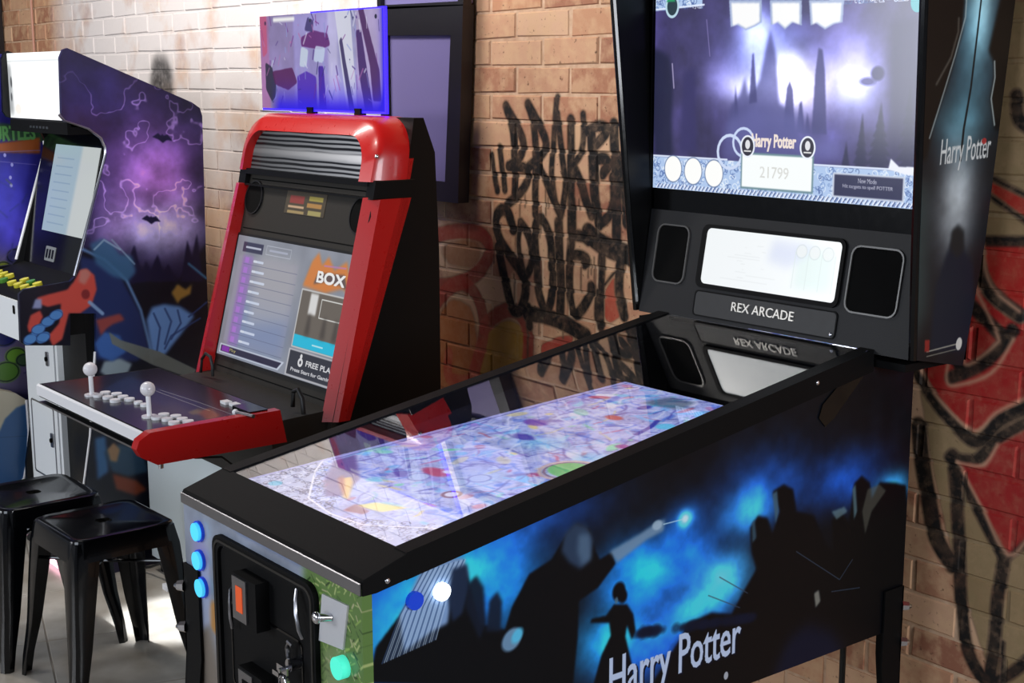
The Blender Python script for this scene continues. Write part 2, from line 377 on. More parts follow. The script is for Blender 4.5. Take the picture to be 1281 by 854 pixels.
# black letters
for pts, wd in (
 ([(-3.3203,1.4275),(-3.3098,1.3763),(-3.2948,1.328)], .028), ([(-3.2807,1.4523),(-3.2695,1.3945),(-3.2591,1.3328)], .028),
 ([(-3.251,1.5717),(-3.2182,1.4982),(-3.2106,1.4027),(-3.2126,1.3168)], .034), ([(-3.251,1.5717),(-3.1906,1.5042),(-3.171,1.4627),(-3.1907,1.4248),(-3.2298,1.4045)], .034),
 ([(-3.2386,1.4014),(-3.165,1.3995),(-3.1506,1.3737),(-3.1779,1.335),(-3.2478,1.2901)], .034),
 ([(-3.1507,1.5783),(-3.1254,1.5216),(-3.1144,1.4281),(-3.1184,1.3385),(-3.1166,1.2725)], .032), ([(-3.1507,1.5783),(-3.0897,1.5069),(-3.0707,1.4662),(-3.0978,1.434),(-3.1506,1.4002)], .034),
 ([(-3.1186,1.4227),(-3.0769,1.3776),(-3.048,1.3323),(-3.0111,1.2802)], .032),
 ([(-3.0252,1.5976),(-3.0366,1.493),(-3.0442,1.3897),(-3.0316,1.3178),(-3.0094,1.2699)], .026), ([(-3.0225,1.5546),(-3.0084,1.4735),(-2.9878,1.3823),(-2.9913,1.3307),(-3.0094,1.2699)], .028),
 ([(-2.9654,1.538),(-2.9627,1.4193),(-2.9634,1.3171),(-2.9609,1.2141)], .036), ([(-2.9151,1.554),(-2.9106,1.4968),(-2.9217,1.4513),(-2.9564,1.4145)], .026), ([(-2.9525,1.4147),(-2.9184,1.3657),(-2.901,1.3263),(-2.8774,1.2874)], .036),
 ([(-2.8803,1.5126),(-2.8716,1.4234),(-2.8644,1.3387),(-2.8467,1.2644)], .040), ([(-2.8993,1.5096),(-2.8504,1.5257),(-2.8168,1.5168),(-2.835,1.4942),(-2.8759,1.4656)], .034),
 ([(-2.8717,1.4334),(-2.8342,1.4399),(-2.8102,1.4262),(-2.8336,1.4003)], .036), ([(-2.8467,1.2644),(-2.8095,1.2874),(-2.788,1.3336),(-2.7927,1.3926)], .034),
 ([(-2.7899,1.5296),(-2.7823,1.4275),(-2.7769,1.3294),(-2.7752,1.2303)], .04), ([(-2.7789,1.4423),(-2.7486,1.3754),(-2.736,1.2781)], .04),
 ([(-3.2203,1.2211),(-3.2443,1.2671),(-3.2786,1.2706),(-3.3035,1.2386),(-3.284,1.1856),(-3.235,1.1416),(-3.182,1.0988),(-3.1601,1.0532),(-3.1773,0.9968),(-3.2112,0.9804),(-3.2355,1.0079),(-3.2647,1.084),(-3.2921,1.1605)], .040),
 ([(-3.1838,1.2418),(-3.1535,1.2147),(-3.1319,1.1693),(-3.1374,1.1213),(-3.1629,1.0888)], .034), ([(-3.1838,1.2418),(-3.1963,1.1932),(-3.1868,1.1343),(-3.1582,1.0714)], .03),
 ([(-3.0451,1.1278),(-3.0473,1.1946),(-3.0748,1.2445),(-3.1023,1.2599),(-3.1189,1.2176),(-3.1113,1.1358),(-3.1018,1.0539),(-3.0692,1.0015),(-3.0446,1.037),(-3.0378,1.1082)], .036),
 ([(-3.0162,1.2549),(-3.0112,1.169),(-3.0034,1.077),(-3.0055,1.0008)], .040), ([(-2.9595,1.3215),(-2.9569,1.2311),(-2.9667,1.1503),(-2.966,1.0697),(-2.9461,1.0085),(-2.9131,1.0242),(-2.8793,1.0684),(-2.8754,1.0915)], .036),
 ([(-2.9543,1.2257),(-2.9154,1.2261),(-2.8897,1.2171)], .036), ([(-2.9581,1.1711),(-2.9148,1.1725),(-2.8933,1.1632),(-2.9042,1.1508)], .034),
 ([(-2.8899,1.2367),(-2.8392,1.2132),(-2.7895,1.2011),(-2.7249,1.1907)], .060), ([(-2.8306,1.1973),(-2.8359,1.1017),(-2.8359,0.9886)], .034), ([(-2.8524,1.0829),(-2.8548,1.0145),(-2.8459,0.9816)], .016),
 ([(-2.7489,1.1939),(-2.7604,1.1598),(-2.7633,1.0932),(-2.7418,1.0292)], .038), ([(-2.8209,1.1033),(-2.7884,1.1348),(-2.7723,1.1476)], .012),
 ([(-3.1534,0.9817),(-3.0645,0.9843),(-2.983,0.9745),(-2.895,0.9518)], .05), ([(-3.1487,1.0004),(-3.1439,0.9468)], .034),
 ([(-2.8951,0.9576),(-2.8922,0.8596)], .04), ([(-2.8271,0.9614),(-2.7924,0.8757)], .04),([(-2.7933,0.9323),(-2.695,0.8913)], .04)):
    gl(pts, wd)
for p in [(-3.1883,1.3076),(-3.1642,1.3251),(-3.0727,1.357),(-3.0618,1.321),(-3.0973,1.2818),(-2.9556,1.3329),(-2.9281,1.3245)]:
    gl([p,(p[0],p[1]-.02-.10*random.random())], .007, K, .8)
for p in [(-3.3118,1.1893),(-3.1773,1.0813),(-2.9188,1.1437),(-2.8889,1.1524),(-2.8763,1.1649),(-2.8637,1.1718),(-3.1534,0.9515),(-3.1016,0.9705),(-3.0509,1.0127),(-2.9922,1.02),(-3.2158,1.0892),(-2.939,1.0036)]:
    gl([p,(p[0],p[1]-.03-.09*random.random())], .007, K, .8)
# right mural: cream ground, red letters, black outlines
CR = (166,142,100)
g.poly([(-1.8435,1.808),(-1.5794,1.7966),(-1.4797,0.4307),(-1.5788,0.3852),(-1.6236,0.4778),(-1.704,0.6512),(-1.7536,0.7997),(-1.8333,1.103)], CR, .85, soft=.01, rough=.5)
g.poly([(-1.6644,1.4468),(-1.5509,1.4061),(-1.5474,1.3592),(-1.6666,1.4257)], RD, .95, soft=.003)
gl([(-1.7084,1.4655),(-1.6611,1.4518),(-1.5512,1.4107)], .012)
gl([(-1.7062,1.4331),(-1.6585,1.4149),(-1.5469,1.3513)], .012)
gl([(-1.6148,1.6142),(-1.6044,1.5677),(-1.561,1.5455)], .03)
g.poly([(-1.6707,1.323),(-1.5511,1.3335),(-1.5395,1.1749),(-1.5774,1.1813),(-1.6242,1.2127),(-1.6567,1.2609)], (176,30,26), .95, soft=.003)
g.poly([(-1.8263,1.0598),(-1.75,1.0897),(-1.6916,1.2398),(-1.629,1.189),(-1.5764,1.1671),(-1.5397,1.1777),(-1.5291,1.031),(-1.6671,0.9198),(-1.757,0.979)], (164,26,26), .95, soft=.003)
for pts, wd in (([(-1.6825,1.3219),(-1.6794,1.276),(-1.6475,1.2215),(-1.5774,1.1813)], .034),([(-1.6825,1.3219),(-1.551,1.3324)], .022),
 ([(-1.6952,1.1925),(-1.6533,1.1626),(-1.6089,1.1309)], .03),([(-1.5909,1.1479),(-1.6171,1.1094),(-1.6602,1.0676),(-1.7287,1.0277)], .030),([(-1.7269,1.0751),(-1.6989,1.0435)], .024),
 ([(-1.8263,1.0598),(-1.794,1.0033),(-1.734,0.9464),(-1.6592,0.9033),(-1.6067,0.9585),(-1.5274,1.0083)], .030),([(-1.7213,0.8568),(-1.6662,0.8563),(-1.6042,0.9234),(-1.5253,0.9798)], .026),
 ([(-1.8006,0.9093),(-1.7889,0.8364),(-1.7611,0.7357),(-1.7414,0.671),(-1.7009,0.625)], .044),([(-1.7112,0.8623),(-1.6889,0.7097),(-1.6717,0.5513),(-1.6474,0.4447),(-1.5988,0.385)], .034),
 ([(-1.709,0.8597),(-1.6516,0.7684),(-1.5783,0.6711)], .026),([(-1.5755,0.678),(-1.585,0.5772),(-1.5857,0.4901),(-1.5946,0.3738)], .032),([(-1.5783,0.6711),(-1.5184,0.7352)], .026),
 ([(-1.5,0.4812),(-1.5358,0.4383),(-1.5983,0.3788)], .026),([(-1.7138,0.8587),(-1.645,0.8703),(-1.6149,0.9155)], .024),([(-1.5657,0.4903),(-1.5663,0.4027)], .012)):
    gl(pts, wd)
g.poly([(-1.6994,0.8507),(-1.6374,0.858),(-1.6078,0.908),(-1.5347,0.9609),(-1.5188,0.7411),(-1.5692,0.6809)], (160,30,30), .95, soft=.003)
for pts in ([(-1.6703,1.3172),(-1.664,1.2717),(-1.638,1.2255),(-1.578,1.1897)],[(-1.6805,1.2235),(-1.6255,1.1373),(-1.6271,1.1137),(-1.6867,1.0634),(-1.7046,1.0785)],[(-1.5865,1.1312),(-1.6328,1.0542),(-1.7175,1.0133),(-1.7389,1.0248),(-1.7347,1.0678)],
            [(-1.803,1.0326),(-1.7534,0.9766),(-1.6655,0.9262),(-1.6143,0.9748),(-1.5291,1.031)],[(-1.6994,0.8507),(-1.6374,0.858),(-1.6078,0.908)],[(-1.6994,0.8507),(-1.6383,0.7716),(-1.5692,0.6809),(-1.5188,0.7411)]):
    gl(pts, .009, (200,150,120), .8)
# dark sprayed blotch high on the left
g.poly([(-5.6582,1.712),(-5.6066,1.7504),(-5.5148,1.7427),(-5.4611,1.6783),(-5.4629,1.5179),(-5.6893,1.5804)], (30,28,30), .85, soft=.02)
g.alpha = np.clip(g.alpha*(.88+.25*fbm(g.h,g.w,10,3)),0,1)
def wall_mat(name, mortar):
    m, N, L, P = new_mat(name)
    geo = N.new('ShaderNodeNewGeometry'); oi = N.new('ShaderNodeObjectInfo')
    sep = N.new('ShaderNodeSeparateXYZ'); L.new(geo.outputs['Position'], sep.inputs[0])
    def math_(op, a, b=None):
        n = N.new('ShaderNodeMath'); n.operation = op
        for i, v in enumerate((a,b)):
            if v is None: continue
            if isinstance(v,(int,float)): n.inputs[i].default_value = v
            else: L.new(v, n.inputs[i])
        return n.outputs[0]
    def noise(scale, detail=5, vec=None, rough=.55):
        n = N.new('ShaderNodeTexNoise'); n.inputs['Scale'].default_value = scale; n.inputs['Detail'].default_value = detail; n.inputs['Roughness'].default_value = rough
        L.new(vec or geo.outputs['Position'], n.inputs['Vector']); return n.outputs[0]
    def ramp(fac, stops):
        r = N.new('ShaderNodeValToRGB'); L.new(fac, r.inputs[0]); e = r.color_ramp.elements
        while len(e) < len(stops): e.new(.5)
        for i,(p,c) in enumerate(stops): e[i].position = p; e[i].color = srgb(c)
        return r.outputs[0]
    def mix(f, a, b, mode='MIX'):
        n = N.new('ShaderNodeMixRGB'); n.blend_type = mode
        for i, v in enumerate((f,a,b)):
            if isinstance(v,(int,float)): n.inputs[i].default_value = v
            elif isinstance(v, tuple): n.inputs[i].default_value = v
            else: L.new(v, n.inputs[i])
        return n.outputs[0]
    if mortar: base = ramp(noise(30), [(.3,(182,144,114)),(.7,(212,180,150))])
    else:
        r = math_('FRACT', math_('ADD', math_('MULTIPLY', oi.outputs['Random'], 1), geo.outputs['Random Per Island']))
        base = ramp(r, [(0,(168,116,88)),(.2,(198,154,122)),(.45,(206,166,134)),(.65,(184,132,98)),(.85,(150,98,76)),(1,(200,152,116))])
        base = mix(math_('MULTIPLY', ramp(noise(24,8), [(.42,(0,0,0)),(.62,(255,255,255))]), .6), base, srgb((206,168,130)))
        base = mix(ramp(noise(70,6), [(.62,(0,0,0)),(.74,(255,255,255))]), base, srgb((84,52,38)))
    # pale glare on the upper left wall, painted into the colour as whitewash
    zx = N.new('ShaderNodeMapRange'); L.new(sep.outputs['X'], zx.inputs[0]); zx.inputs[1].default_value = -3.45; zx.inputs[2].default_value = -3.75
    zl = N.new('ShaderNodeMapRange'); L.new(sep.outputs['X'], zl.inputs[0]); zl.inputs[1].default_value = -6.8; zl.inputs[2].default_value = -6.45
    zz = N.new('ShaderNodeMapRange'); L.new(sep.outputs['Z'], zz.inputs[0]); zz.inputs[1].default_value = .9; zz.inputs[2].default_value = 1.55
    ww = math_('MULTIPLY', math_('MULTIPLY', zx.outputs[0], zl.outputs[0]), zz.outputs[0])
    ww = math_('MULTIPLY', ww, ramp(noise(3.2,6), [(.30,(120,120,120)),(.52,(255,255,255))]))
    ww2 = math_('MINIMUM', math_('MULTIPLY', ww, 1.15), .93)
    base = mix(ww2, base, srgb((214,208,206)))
    uv = N.new('ShaderNodeCombineXYZ')
    L.new(math_('DIVIDE', math_('SUBTRACT', sep.outputs['X'], g.u0), g.u1-g.u0), uv.inputs[0])
    L.new(math_('DIVIDE', math_('SUBTRACT', sep.outputs['Z'], g.v0), g.v1-g.v0), uv.inputs[1])
    im = N.new('ShaderNodeTexImage'); im.image = IMG_G; im.extension = 'CLIP'; L.new(uv.outputs[0], im.inputs[0])
    a = math_('MULTIPLY', im.outputs['Alpha'], ramp(noise(55,5), [(.3,(240,240,240)),(.5,(255,255,255))]))
    base = mix(a, base, im.outputs['Color'])
    L.new(base, P.inputs['Base Color'])
    P.inputs['Roughness'].default_value = .7; P.inputs['Specular IOR Level'].default_value = .3
    b = N.new('ShaderNodeBump'); b.inputs['Strength'].default_value = .35; b.inputs['Distance'].default_value = .003
    L.new(noise(45,8), b.inputs['Height']); L.new(b.outputs[0], P.inputs['Normal'])
    return m
IMG_G = g.image('graffiti_paint')
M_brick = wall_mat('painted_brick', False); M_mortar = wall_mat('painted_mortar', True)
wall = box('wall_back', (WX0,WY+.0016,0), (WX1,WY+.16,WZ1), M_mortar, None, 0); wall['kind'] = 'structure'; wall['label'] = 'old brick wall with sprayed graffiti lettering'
bmsh = []
for v in range(4):
    bm = bm_new(); add_box(bm, (-.1135,-.0025,-.035), (.1135,.03,.035))
    for q in bm.verts:
        if q.co.y < 0: q.co.x += random.uniform(-.004,.004); q.co.z += random.uniform(-.003,.003); q.co.y += random.uniform(-.0015,.001)
    bmesh.ops.bevel(bm, geom=[e for e in bm.edges if all(q.co.y < .01 for q in e.verts)], offset=.004, segments=1, affect='EDGES')
    bmesh.ops.recalc_face_normals(bm, faces=bm.faces)
    me = bpy.data.meshes.new('brick'); bm.to_mesh(me); bm.free(); me.materials.append(M_brick); bmsh.append(me)
cells = []
for r in range(int(WZ1/.0765)):
    z = r*.0765+.038
    x = WX0+.12+(.1175 if r%2 else 0)
    while x < WX1-.1: cells.append((x,z)); x += .235
def seen(x,z):
    if z > 2.02 or z < .28: return 9
    if -2.72 < x < -1.95 and z > .92: return 9        # behind the tall backbox
    if x > -2.72 and z > 1.75: return 9
    if -3.45 > x and z < .82: return 9
    if x > -1.3: return 9
    if -5.6 < x < -3.45 and z < .9: return 9
    if x < -4.6 and z < 1.45: return 9
    if -2.7 < x < -1.95: return 9
    return math.hypot(x,2.53)+abs(z-1.1)*.2
cells.sort(key=lambda c: seen(*c))
big = bm_new()
for i,(x,z) in enumerate(cells):
    if i < 295 and seen(x,z) < 9:
        o = bpy.data.objects.new('brick', random.choice(bmsh)); C.objects.link(o); o.parent = wall
        o.location = (x,WY+random.uniform(-.0005,.0015),z)
    else:
        add_box(big, (x-.112,WY+random.uniform(-.003,.0),z-.034), (x+.112,WY+.02,z+.034))
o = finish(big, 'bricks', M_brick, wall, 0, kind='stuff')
bb = box('baseboard_back', (WX0,WY-.02,0), (-5.2,WY,.1), M_black, None, .003); bb['kind'] = 'structure'
# ==== FLOOR, CEILING
def tile_mat():
    m, N, L, P = new_mat('worn_floor_tile')
    geo = N.new('ShaderNodeNewGeometry'); oi = N.new('ShaderNodeObjectInfo')
    n = N.new('ShaderNodeTexNoise'); n.inputs['Scale'].default_value = 6; n.inputs['Detail'].default_value = 8; L.new(geo.outputs['Position'], n.inputs['Vector'])
    r = N.new('ShaderNodeValToRGB'); L.new(n.outputs[0], r.inputs[0])
    r.color_ramp.elements[0].position = .3; r.color_ramp.elements[0].color = srgb((150,140,126)); r.color_ramp.elements[1].position = .7; r.color_ramp.elements[1].color = srgb((196,190,180))
    h = N.new('ShaderNodeHueSaturation'); mr = N.new('ShaderNodeMapRange'); L.new(oi.outputs['Random'], mr.inputs[0]); mr.inputs[3].default_value = .9; mr.inputs[4].default_value = 1.08
    L.new(mr.outputs[0], h.inputs['Value']); L.new(r.outputs[0], h.inputs['Color']); L.new(h.outputs[0], P.inputs['Base Color'])
    P.inputs['Roughness'].default_value = .28
    return m
M_tile = tile_mat(); M_grout = mat('grout', (150,142,132), .8)
flo = box('floor', (-9.2,-5,-.1), (2.5,2.53,-.0015), M_grout, None, 0); flo['kind'] = 'structure'; flo['label'] = 'pale worn tile floor'
ta = math.radians(74); du = Vector((math.cos(ta),math.sin(ta),0)); dn = Vector((-math.sin(ta),math.cos(ta),0)); TS = .43
bm = bm_new(); add_box(bm, (-TS/2+.002,-TS/2+.002,-.02), (TS/2-.002,TS/2-.002,0)); bmesh.ops.bevel(bm, geom=[e for e in bm.edges if all(q.co.z > -.01 for q in e.verts)], offset=.002, segments=1, affect='EDGES')
bmesh.ops.recalc_face_normals(bm, faces=bm.faces)
tme = bpy.data.meshes.new('tile'); bm.to_mesh(tme); bm.free(); tme.materials.append(M_tile)
rest = bm_new(); cnt = 0
for i in range(-14,22):
    for j in range(0,26):
        p = du*(i*TS)+dn*(3.80-TS/2-4*TS+j*TS)
        if not (-8.9 < p.x < 2.2 and -4.7 < p.y < 2.22): continue
        if -6.5 < p.x < -.8 and p.y > -.6:
            o = bpy.data.objects.new('tile', tme); C.objects.link(o); o.parent = flo; o.location = p; o.rotation_euler = (0,0,ta)
        else: add_box(rest, (-TS/2+.002,-TS/2+.002,-.02), (TS/2-.002,TS/2-.002,0), Matrix.Translation(p)@Matrix.Rotation(ta,4,'Z'))
finish(rest, 'floor_tiles', M_tile, flo, 0, kind='stuff')
cei = box('ceiling', (-9.2,-5,3.2), (2.5,2.7,3.3), mat('dark_ceiling', (60,58,66), .8), None, 0); cei['kind'] = 'structure'
# ==== PINBALL MACHINE
Wc = Vector((-2.03,1.74,0))
pin = thing('pinball_machine', 'pinball machine with glowing playfield screen, stormy blue side art and tall backbox', 'pinball machine', Wc)
XR, XL = -1.73, -2.33
side_poly = [(1.078,.507),(2.402,.507),(2.402,1.12),(2.262,1.10),(1.15,.910),(1.078,.892)]
toR = lambda u,v: (XR,u,v)
toL = lambda u,v: (XL,u,v)
# --- side art
cv = Canvas(1.06,.50,2.42,1.13,1000,(9,10,13))
for p, rx, ry, c, k in (
  ([(1.1352,0.8263)][0], .10,.12,(24,105,200),1.0), ([(1.2261,0.8568)][0], .07,.08,(20,100,200),.7), ([(1.3051,0.8923)][0], .09,.06,(30,110,205),.8), ([(1.3538,0.8271)][0], .07,.06,(30,150,225),.6),
  ([(1.4552,0.943)][0], .12,.05,(14,50,110),.5), ([(1.6202,0.7946)][0], .08,.06,(24,130,210),.8), ([(1.5654,0.6902)][0], .07,.05,(40,170,225),.8),
  ([(1.7374,0.7984)][0], .10,.06,(26,110,205),.9), ([(1.853,0.7422)][0], .07,.04,(70,170,225),.9), ([(1.802,0.6919)][0], .09,.035,(50,160,215),.6),
  ([(1.9666,0.8906)][0], .14,.07,(20,70,150),.6), ([(2.2026,0.8638)][0], .10,.05,(24,80,175),.7), ([(2.3461,0.8176)][0], .05,.03,(60,170,225),.9),
  ([(1.9132,0.8539)][0], .06,.04,(60,160,225),.7), ([(1.7494,0.8724)][0], .016,.014,(120,220,255),1.1), ([(1.7494,0.8724)][0], .04,.035,(20,90,170),.5),
  ([(1.6811,0.6606)][0], .12,.07,(22,80,165),.9), ([(1.8468,0.6182)][0], .07,.05,(18,60,140),.6), ([(1.9799,0.6004)][0], .10,.05,(12,32,80),.7)):
    cv.add(p, rx, ry, c, k)
cv.a *= (.6+.8*fbm(cv.h,cv.w,110,5,1.6,1))[...,None]; cv.a *= (.7+.6*fbm(cv.h,cv.w,34,4))[...,None]; cv.a = np.clip(cv.a*1.55,0,.95)*np.array((.8,.92,1.0))
DK = (7,9,14)
# generic hooded figures in dark cloaks
cv.poly([(1.0767,0.7456),(1.0909,0.7987),(1.1354,0.8392),(1.1809,0.8934),(1.2206,0.9107),(1.2576,0.896),(1.2729,0.8459),(1.2884,0.7883),(1.3536,0.7582),(1.3872,0.6511)], DK, soft=.002)
cv.poly([(1.1354,0.8392),(1.1751,0.9025),(1.2146,0.9172),(1.2577,0.9053),(1.2668,0.874),(1.2353,0.8547),(1.2254,0.8039),(1.1946,0.7983),(1.1416,0.779)], (128,160,205), 1, soft=.003)
for k in range(26):
    t = k/25; a = [(1.1811,0.8998),(1.2608,0.9019)]; b = [(1.1018,0.7699),(1.202,0.7832)]
    p = (a[0][0]+(a[1][0]-a[0][0])*t, a[0][1]+(a[1][1]-a[0][1])*t); q = (b[0][0]+(b[1][0]-b[0][0])*t, b[0][1]+(b[1][1]-b[0][1])*t)
    cv.line([p,((p[0]+q[0])/2-.006,(p[1]+q[1])/2+.004),q], .0022, (175,200,230) if k%3 else (60,85,125), .75)
cv.poly([(1.2358,0.8916),(1.2639,0.8933),(1.2698,0.8534),(1.2536,0.813),(1.2348,0.8042),(1.226,0.8463)], (30,44,70), 1, soft=.003)
cv.poly([(1.26,0.8222),(1.2667,0.8607),(1.2826,0.8705),(1.2968,0.8471),(1.3012,0.7851),(1.2882,0.7611)], (16,26,44), .95, soft=.003)
cv.poly([(1.3011,0.7715),(1.3079,0.8215),(1.3242,0.834),(1.334,0.8154),(1.3305,0.7641)], (18,30,50), .95, soft=.003)
cv.poly([(1.307,0.6707),(1.3337,0.7495),(1.3537,0.7997),(1.3906,0.849),(1.4383,0.8634),(1.4659,0.8965),(1.4939,0.9146),(1.5226,0.8989),(1.5357,0.8565),(1.545,0.8402),(1.5743,0.8482),(1.582,0.8249),(1.5419,0.7906),(1.4986,0.7763),(1.4956,0.708),(1.4856,0.6207)], DK, soft=.002)
cv.poly([(1.4591,0.8728),(1.4659,0.9021),(1.4903,0.9167),(1.5153,0.906),(1.53,0.8776),(1.5231,0.8449),(1.5017,0.8326),(1.4767,0.8494)], (44,62,88), 1, soft=.004)
cv.poly([(1.4976,0.8956),(1.5226,0.8904),(1.5268,0.8441),(1.5052,0.8375),(1.4943,0.8653)], (92,120,150), .7, soft=.005)
cv.poly([(1.5669,0.8498),(1.6378,0.8668),(1.6838,0.8809),(1.6995,0.8808),(1.696,0.8608),(1.6535,0.8519),(1.5858,0.8255)], (120,150,180), .9, soft=.003)
cv.ell([(1.6801,0.8743)][0], .012,.009,(170,195,215),.8,.004)
cv.line([(1.6957,0.8727),(1.7494,0.8724)], .002, (190,225,245), .9)
cv.ell([(1.7494,0.8724)][0], .007,.006,(215,245,255),.9,.005)
cv.ell([(1.3536,0.7444)][0], .022,.018,(120,160,195),.9,.006,rot=.6); cv.ell([(1.3653,0.7483)][0], .014,.010,(90,200,240),.9,.006,rot=.8)
cv.ell([(1.5904,0.7721)][0], .015,.017, DK, 1, .006); cv.ell([(1.5999,0.7611)][0], .010,.012, DK, 1, .006)
cv.poly([(1.5259,0.5946),(1.5509,0.6645),(1.5728,0.6957),(1.5687,0.7202),(1.5244,0.7312),(1.5279,0.7375),(1.5611,0.7352),(1.5794,0.7513),(1.6097,0.744),(1.6253,0.7225),(1.6317,0.6882),(1.6224,0.6756),(1.6104,0.7054),(1.6069,0.6855),(1.6232,0.6304),(1.6361,0.5633)], DK, soft=.0015)
cv.ell([(1.585,0.7573)][0], .004,.006, (90,120,140), .8, .003)
# dark hillside and crowd silhouettes
cv.poly([(1.6442,0.5488),(1.7416,0.6451),(1.7613,0.6709),(1.8235,0.6774),(1.8775,0.6611),(1.9087,0.698),(1.9424,0.7348),(1.9276,0.7728),(1.9211,0.8212),(1.9423,0.8405),(1.9694,0.8304),(1.9844,0.7957),(2.0028,0.8365),(1.9805,0.8802),(2.0116,0.8886),(2.0398,0.874),(2.0515,0.827),(2.1041,0.8087),(2.1414,0.7437),(2.1671,0.7217),(2.1581,0.7898),(2.1868,0.8007),(2.2136,0.7705),(2.2232,0.8519),(2.2475,0.8641),(2.2742,0.8443),(2.2819,0.8076),(2.3053,0.8403),(2.3585,0.829),(2.394,0.8174),(2.4412,0.4661),(2.0805,0.454)], (8,9,13), soft=.003)
cv.poly([(1.9854,0.4806),(2.0391,0.569),(2.0973,0.5876),(2.1725,0.5519),(2.2268,0.4863),(2.1801,0.4261)], (14,26,60), .6, soft=.015)
for pts, c, o in (([(1.9807,0.8754),(1.994,0.8793),(2.0006,0.837),(1.9926,0.8147)], (70,100,120), .9), ([(1.9252,0.8282),(1.9337,0.8343),(1.9397,0.7986),(1.9291,0.7882)],(60,90,110),.8), ([(2.2189,0.841),(2.2284,0.8493),(2.2373,0.7909),(2.2282,0.7759)],(90,120,130),.8),
                  ([(2.2674,0.8321),(2.3057,0.8352),(2.3278,0.8176),(2.2837,0.7819),(2.2662,0.7379),(2.2527,0.7879)],(96,96,84),.6), ([(2.1571,0.8065),(2.1962,0.8088),(2.2069,0.7968),(2.173,0.7869)],(110,140,150),.7), ([(2.1132,0.6471),(2.1275,0.6505),(2.1338,0.6256),(2.1198,0.6155)],(150,150,140),.8)):
    cv.poly(pts, c, o, soft=.002)
for pts in ([(1.8424,0.7415),(1.9199,0.6923)], [(1.8139,0.7124),(1.899,0.6686)], [(2.0557,0.7455),(2.1908,0.6578),(2.2287,0.6916)], [(2.1673,0.6379),(2.2559,0.6259)]): cv.line(pts, .002, (60,75,95), .8)
for k in range(50):
    t = random.random(); p = [(1.6413,0.6932),(1.9552,0.647)]; x = p[0][0]+(p[1][0]-p[0][0])*t; y = p[0][1]+(p[1][1]-p[0][1])*t
    cv.ell((x,y-.01), random.uniform(.006,.02), random.uniform(.004,.012), (10,20,44), .6, .008)
HP = [(1.5711,0.5548),(1.9034,0.557)]
cv.text('Harry Potter', (HP[0][0]+.003,HP[0][1]-.003), (HP[1][0]+.003,HP[1][1]-.003), .098, (10,16,34), 1, .002)
cv.text('Harry Potter', HP[0], HP[1], .098, (190,206,235), 1, .0012)

cv.ell([(1.8668,0.5412)][0], .006,.008,(170,175,185),1)
cv.a[...,:] = np.clip(cv.a,0,1)**1.0
M_side = art_mat('stormy_side_art', cv, .36, spec=.2)
slab('side_panel', cv, M_side, toR, (-.018,0,0), pin, side_poly)
prism('side_panel', side_poly, toL, (.018,0,0), M_black, pin)
# black edging rails
for X, s in ((XR,1),(XL,-1)):
    pr = [(1.145,.896),(2.262,1.077),(2.262,1.122),(1.145,.940)]
    o = prism('side_rail', pr, lambda u,v,X=X,s=s: (X+.006*s,u,v), (-.034*s,0,0), M_black, pin, .004)
for q in [(1.1105,0.9028),(2.0937,1.0769)]:
    sphere('screw', (XR+.006,q[0],q[1]), .005, M_chrome, pin, (.6,1,1))
# hinge bracket at the rear of the side
prism('hinge_bracket', [(2.262,1.085),(2.26,1.12),(2.245,1.121),(2.115,1.03),(2.105,1.005),(2.125,.985),(2.15,.998),(2.235,1.07)], lambda u,v: (XR+.003,u,v), (-.004,0,0), M_gloss, pin, .001)
# front panel art
cf = Canvas(-2.335,.50,-1.725,.90,900,(150,158,175))
cf.a *= (.75+.5*fbm(cf.h,cf.w,60,4))[...,None]
cf.poly([(-2.335,.5),(-2.335,.72),(-2.25,.70),(-2.2,.6),(-2.19,.5)], (120,110,100), 1, soft=.02)
cf.poly([(-2.2034,0.9029),(-2.1131,0.908),(-1.7987,0.9103),(-1.7998,0.8867),(-2.1149,0.8848)], (92,112,160), .8, soft=.004)
cf.poly([(-2.3025,0.8636),(-2.2357,0.8208),(-2.2558,0.7399),(-2.3033,0.7873)], (150,140,190), .7, soft=.01)
cf.ell((-2.225,.70), .025,.03,(190,130,60),.9,.01); cf.poly([(-2.3101,0.7855),(-2.2378,0.7978),(-2.2417,0.6833),(-2.2967,0.6506)], (170,180,210), .8, soft=.006)
cf.poly([(-1.90,.5),(-1.90,.9),(-1.725,.9),(-1.725,.5)], (96,128,66), 1, soft=.01)
for k in range(420):
    x = random.uniform(-1.89,-1.73); y = random.uniform(.5,.89)
    cf.line([(x,y),(x+random.uniform(.003,.014),y+random.uniform(-.012,.012))], random.uniform(.0015,.004), random.choice([(150,180,90),(40,60,30),(190,200,130),(70,100,50),(200,190,150)]), .8)
cf.poly([(-1.86,.5),(-1.85,.77),(-1.78,.79),(-1.75,.62),(-1.74,.5)], (140,150,110), .6, soft=.01)
M_front = art_mat('front_panel_art', cf, .25)
slab('front_panel', cf, M_front, lambda u,v: (u,1.065,v), (0,.018,0), pin)
box('cabinet_bottom', (-2.31,1.09,.51), (-1.75,2.39,.525), M_inner, pin, 0)
box('cabinet_back', (-2.31,2.384,.51), (-1.75,2.40,1.10), M_black, pin, 0)
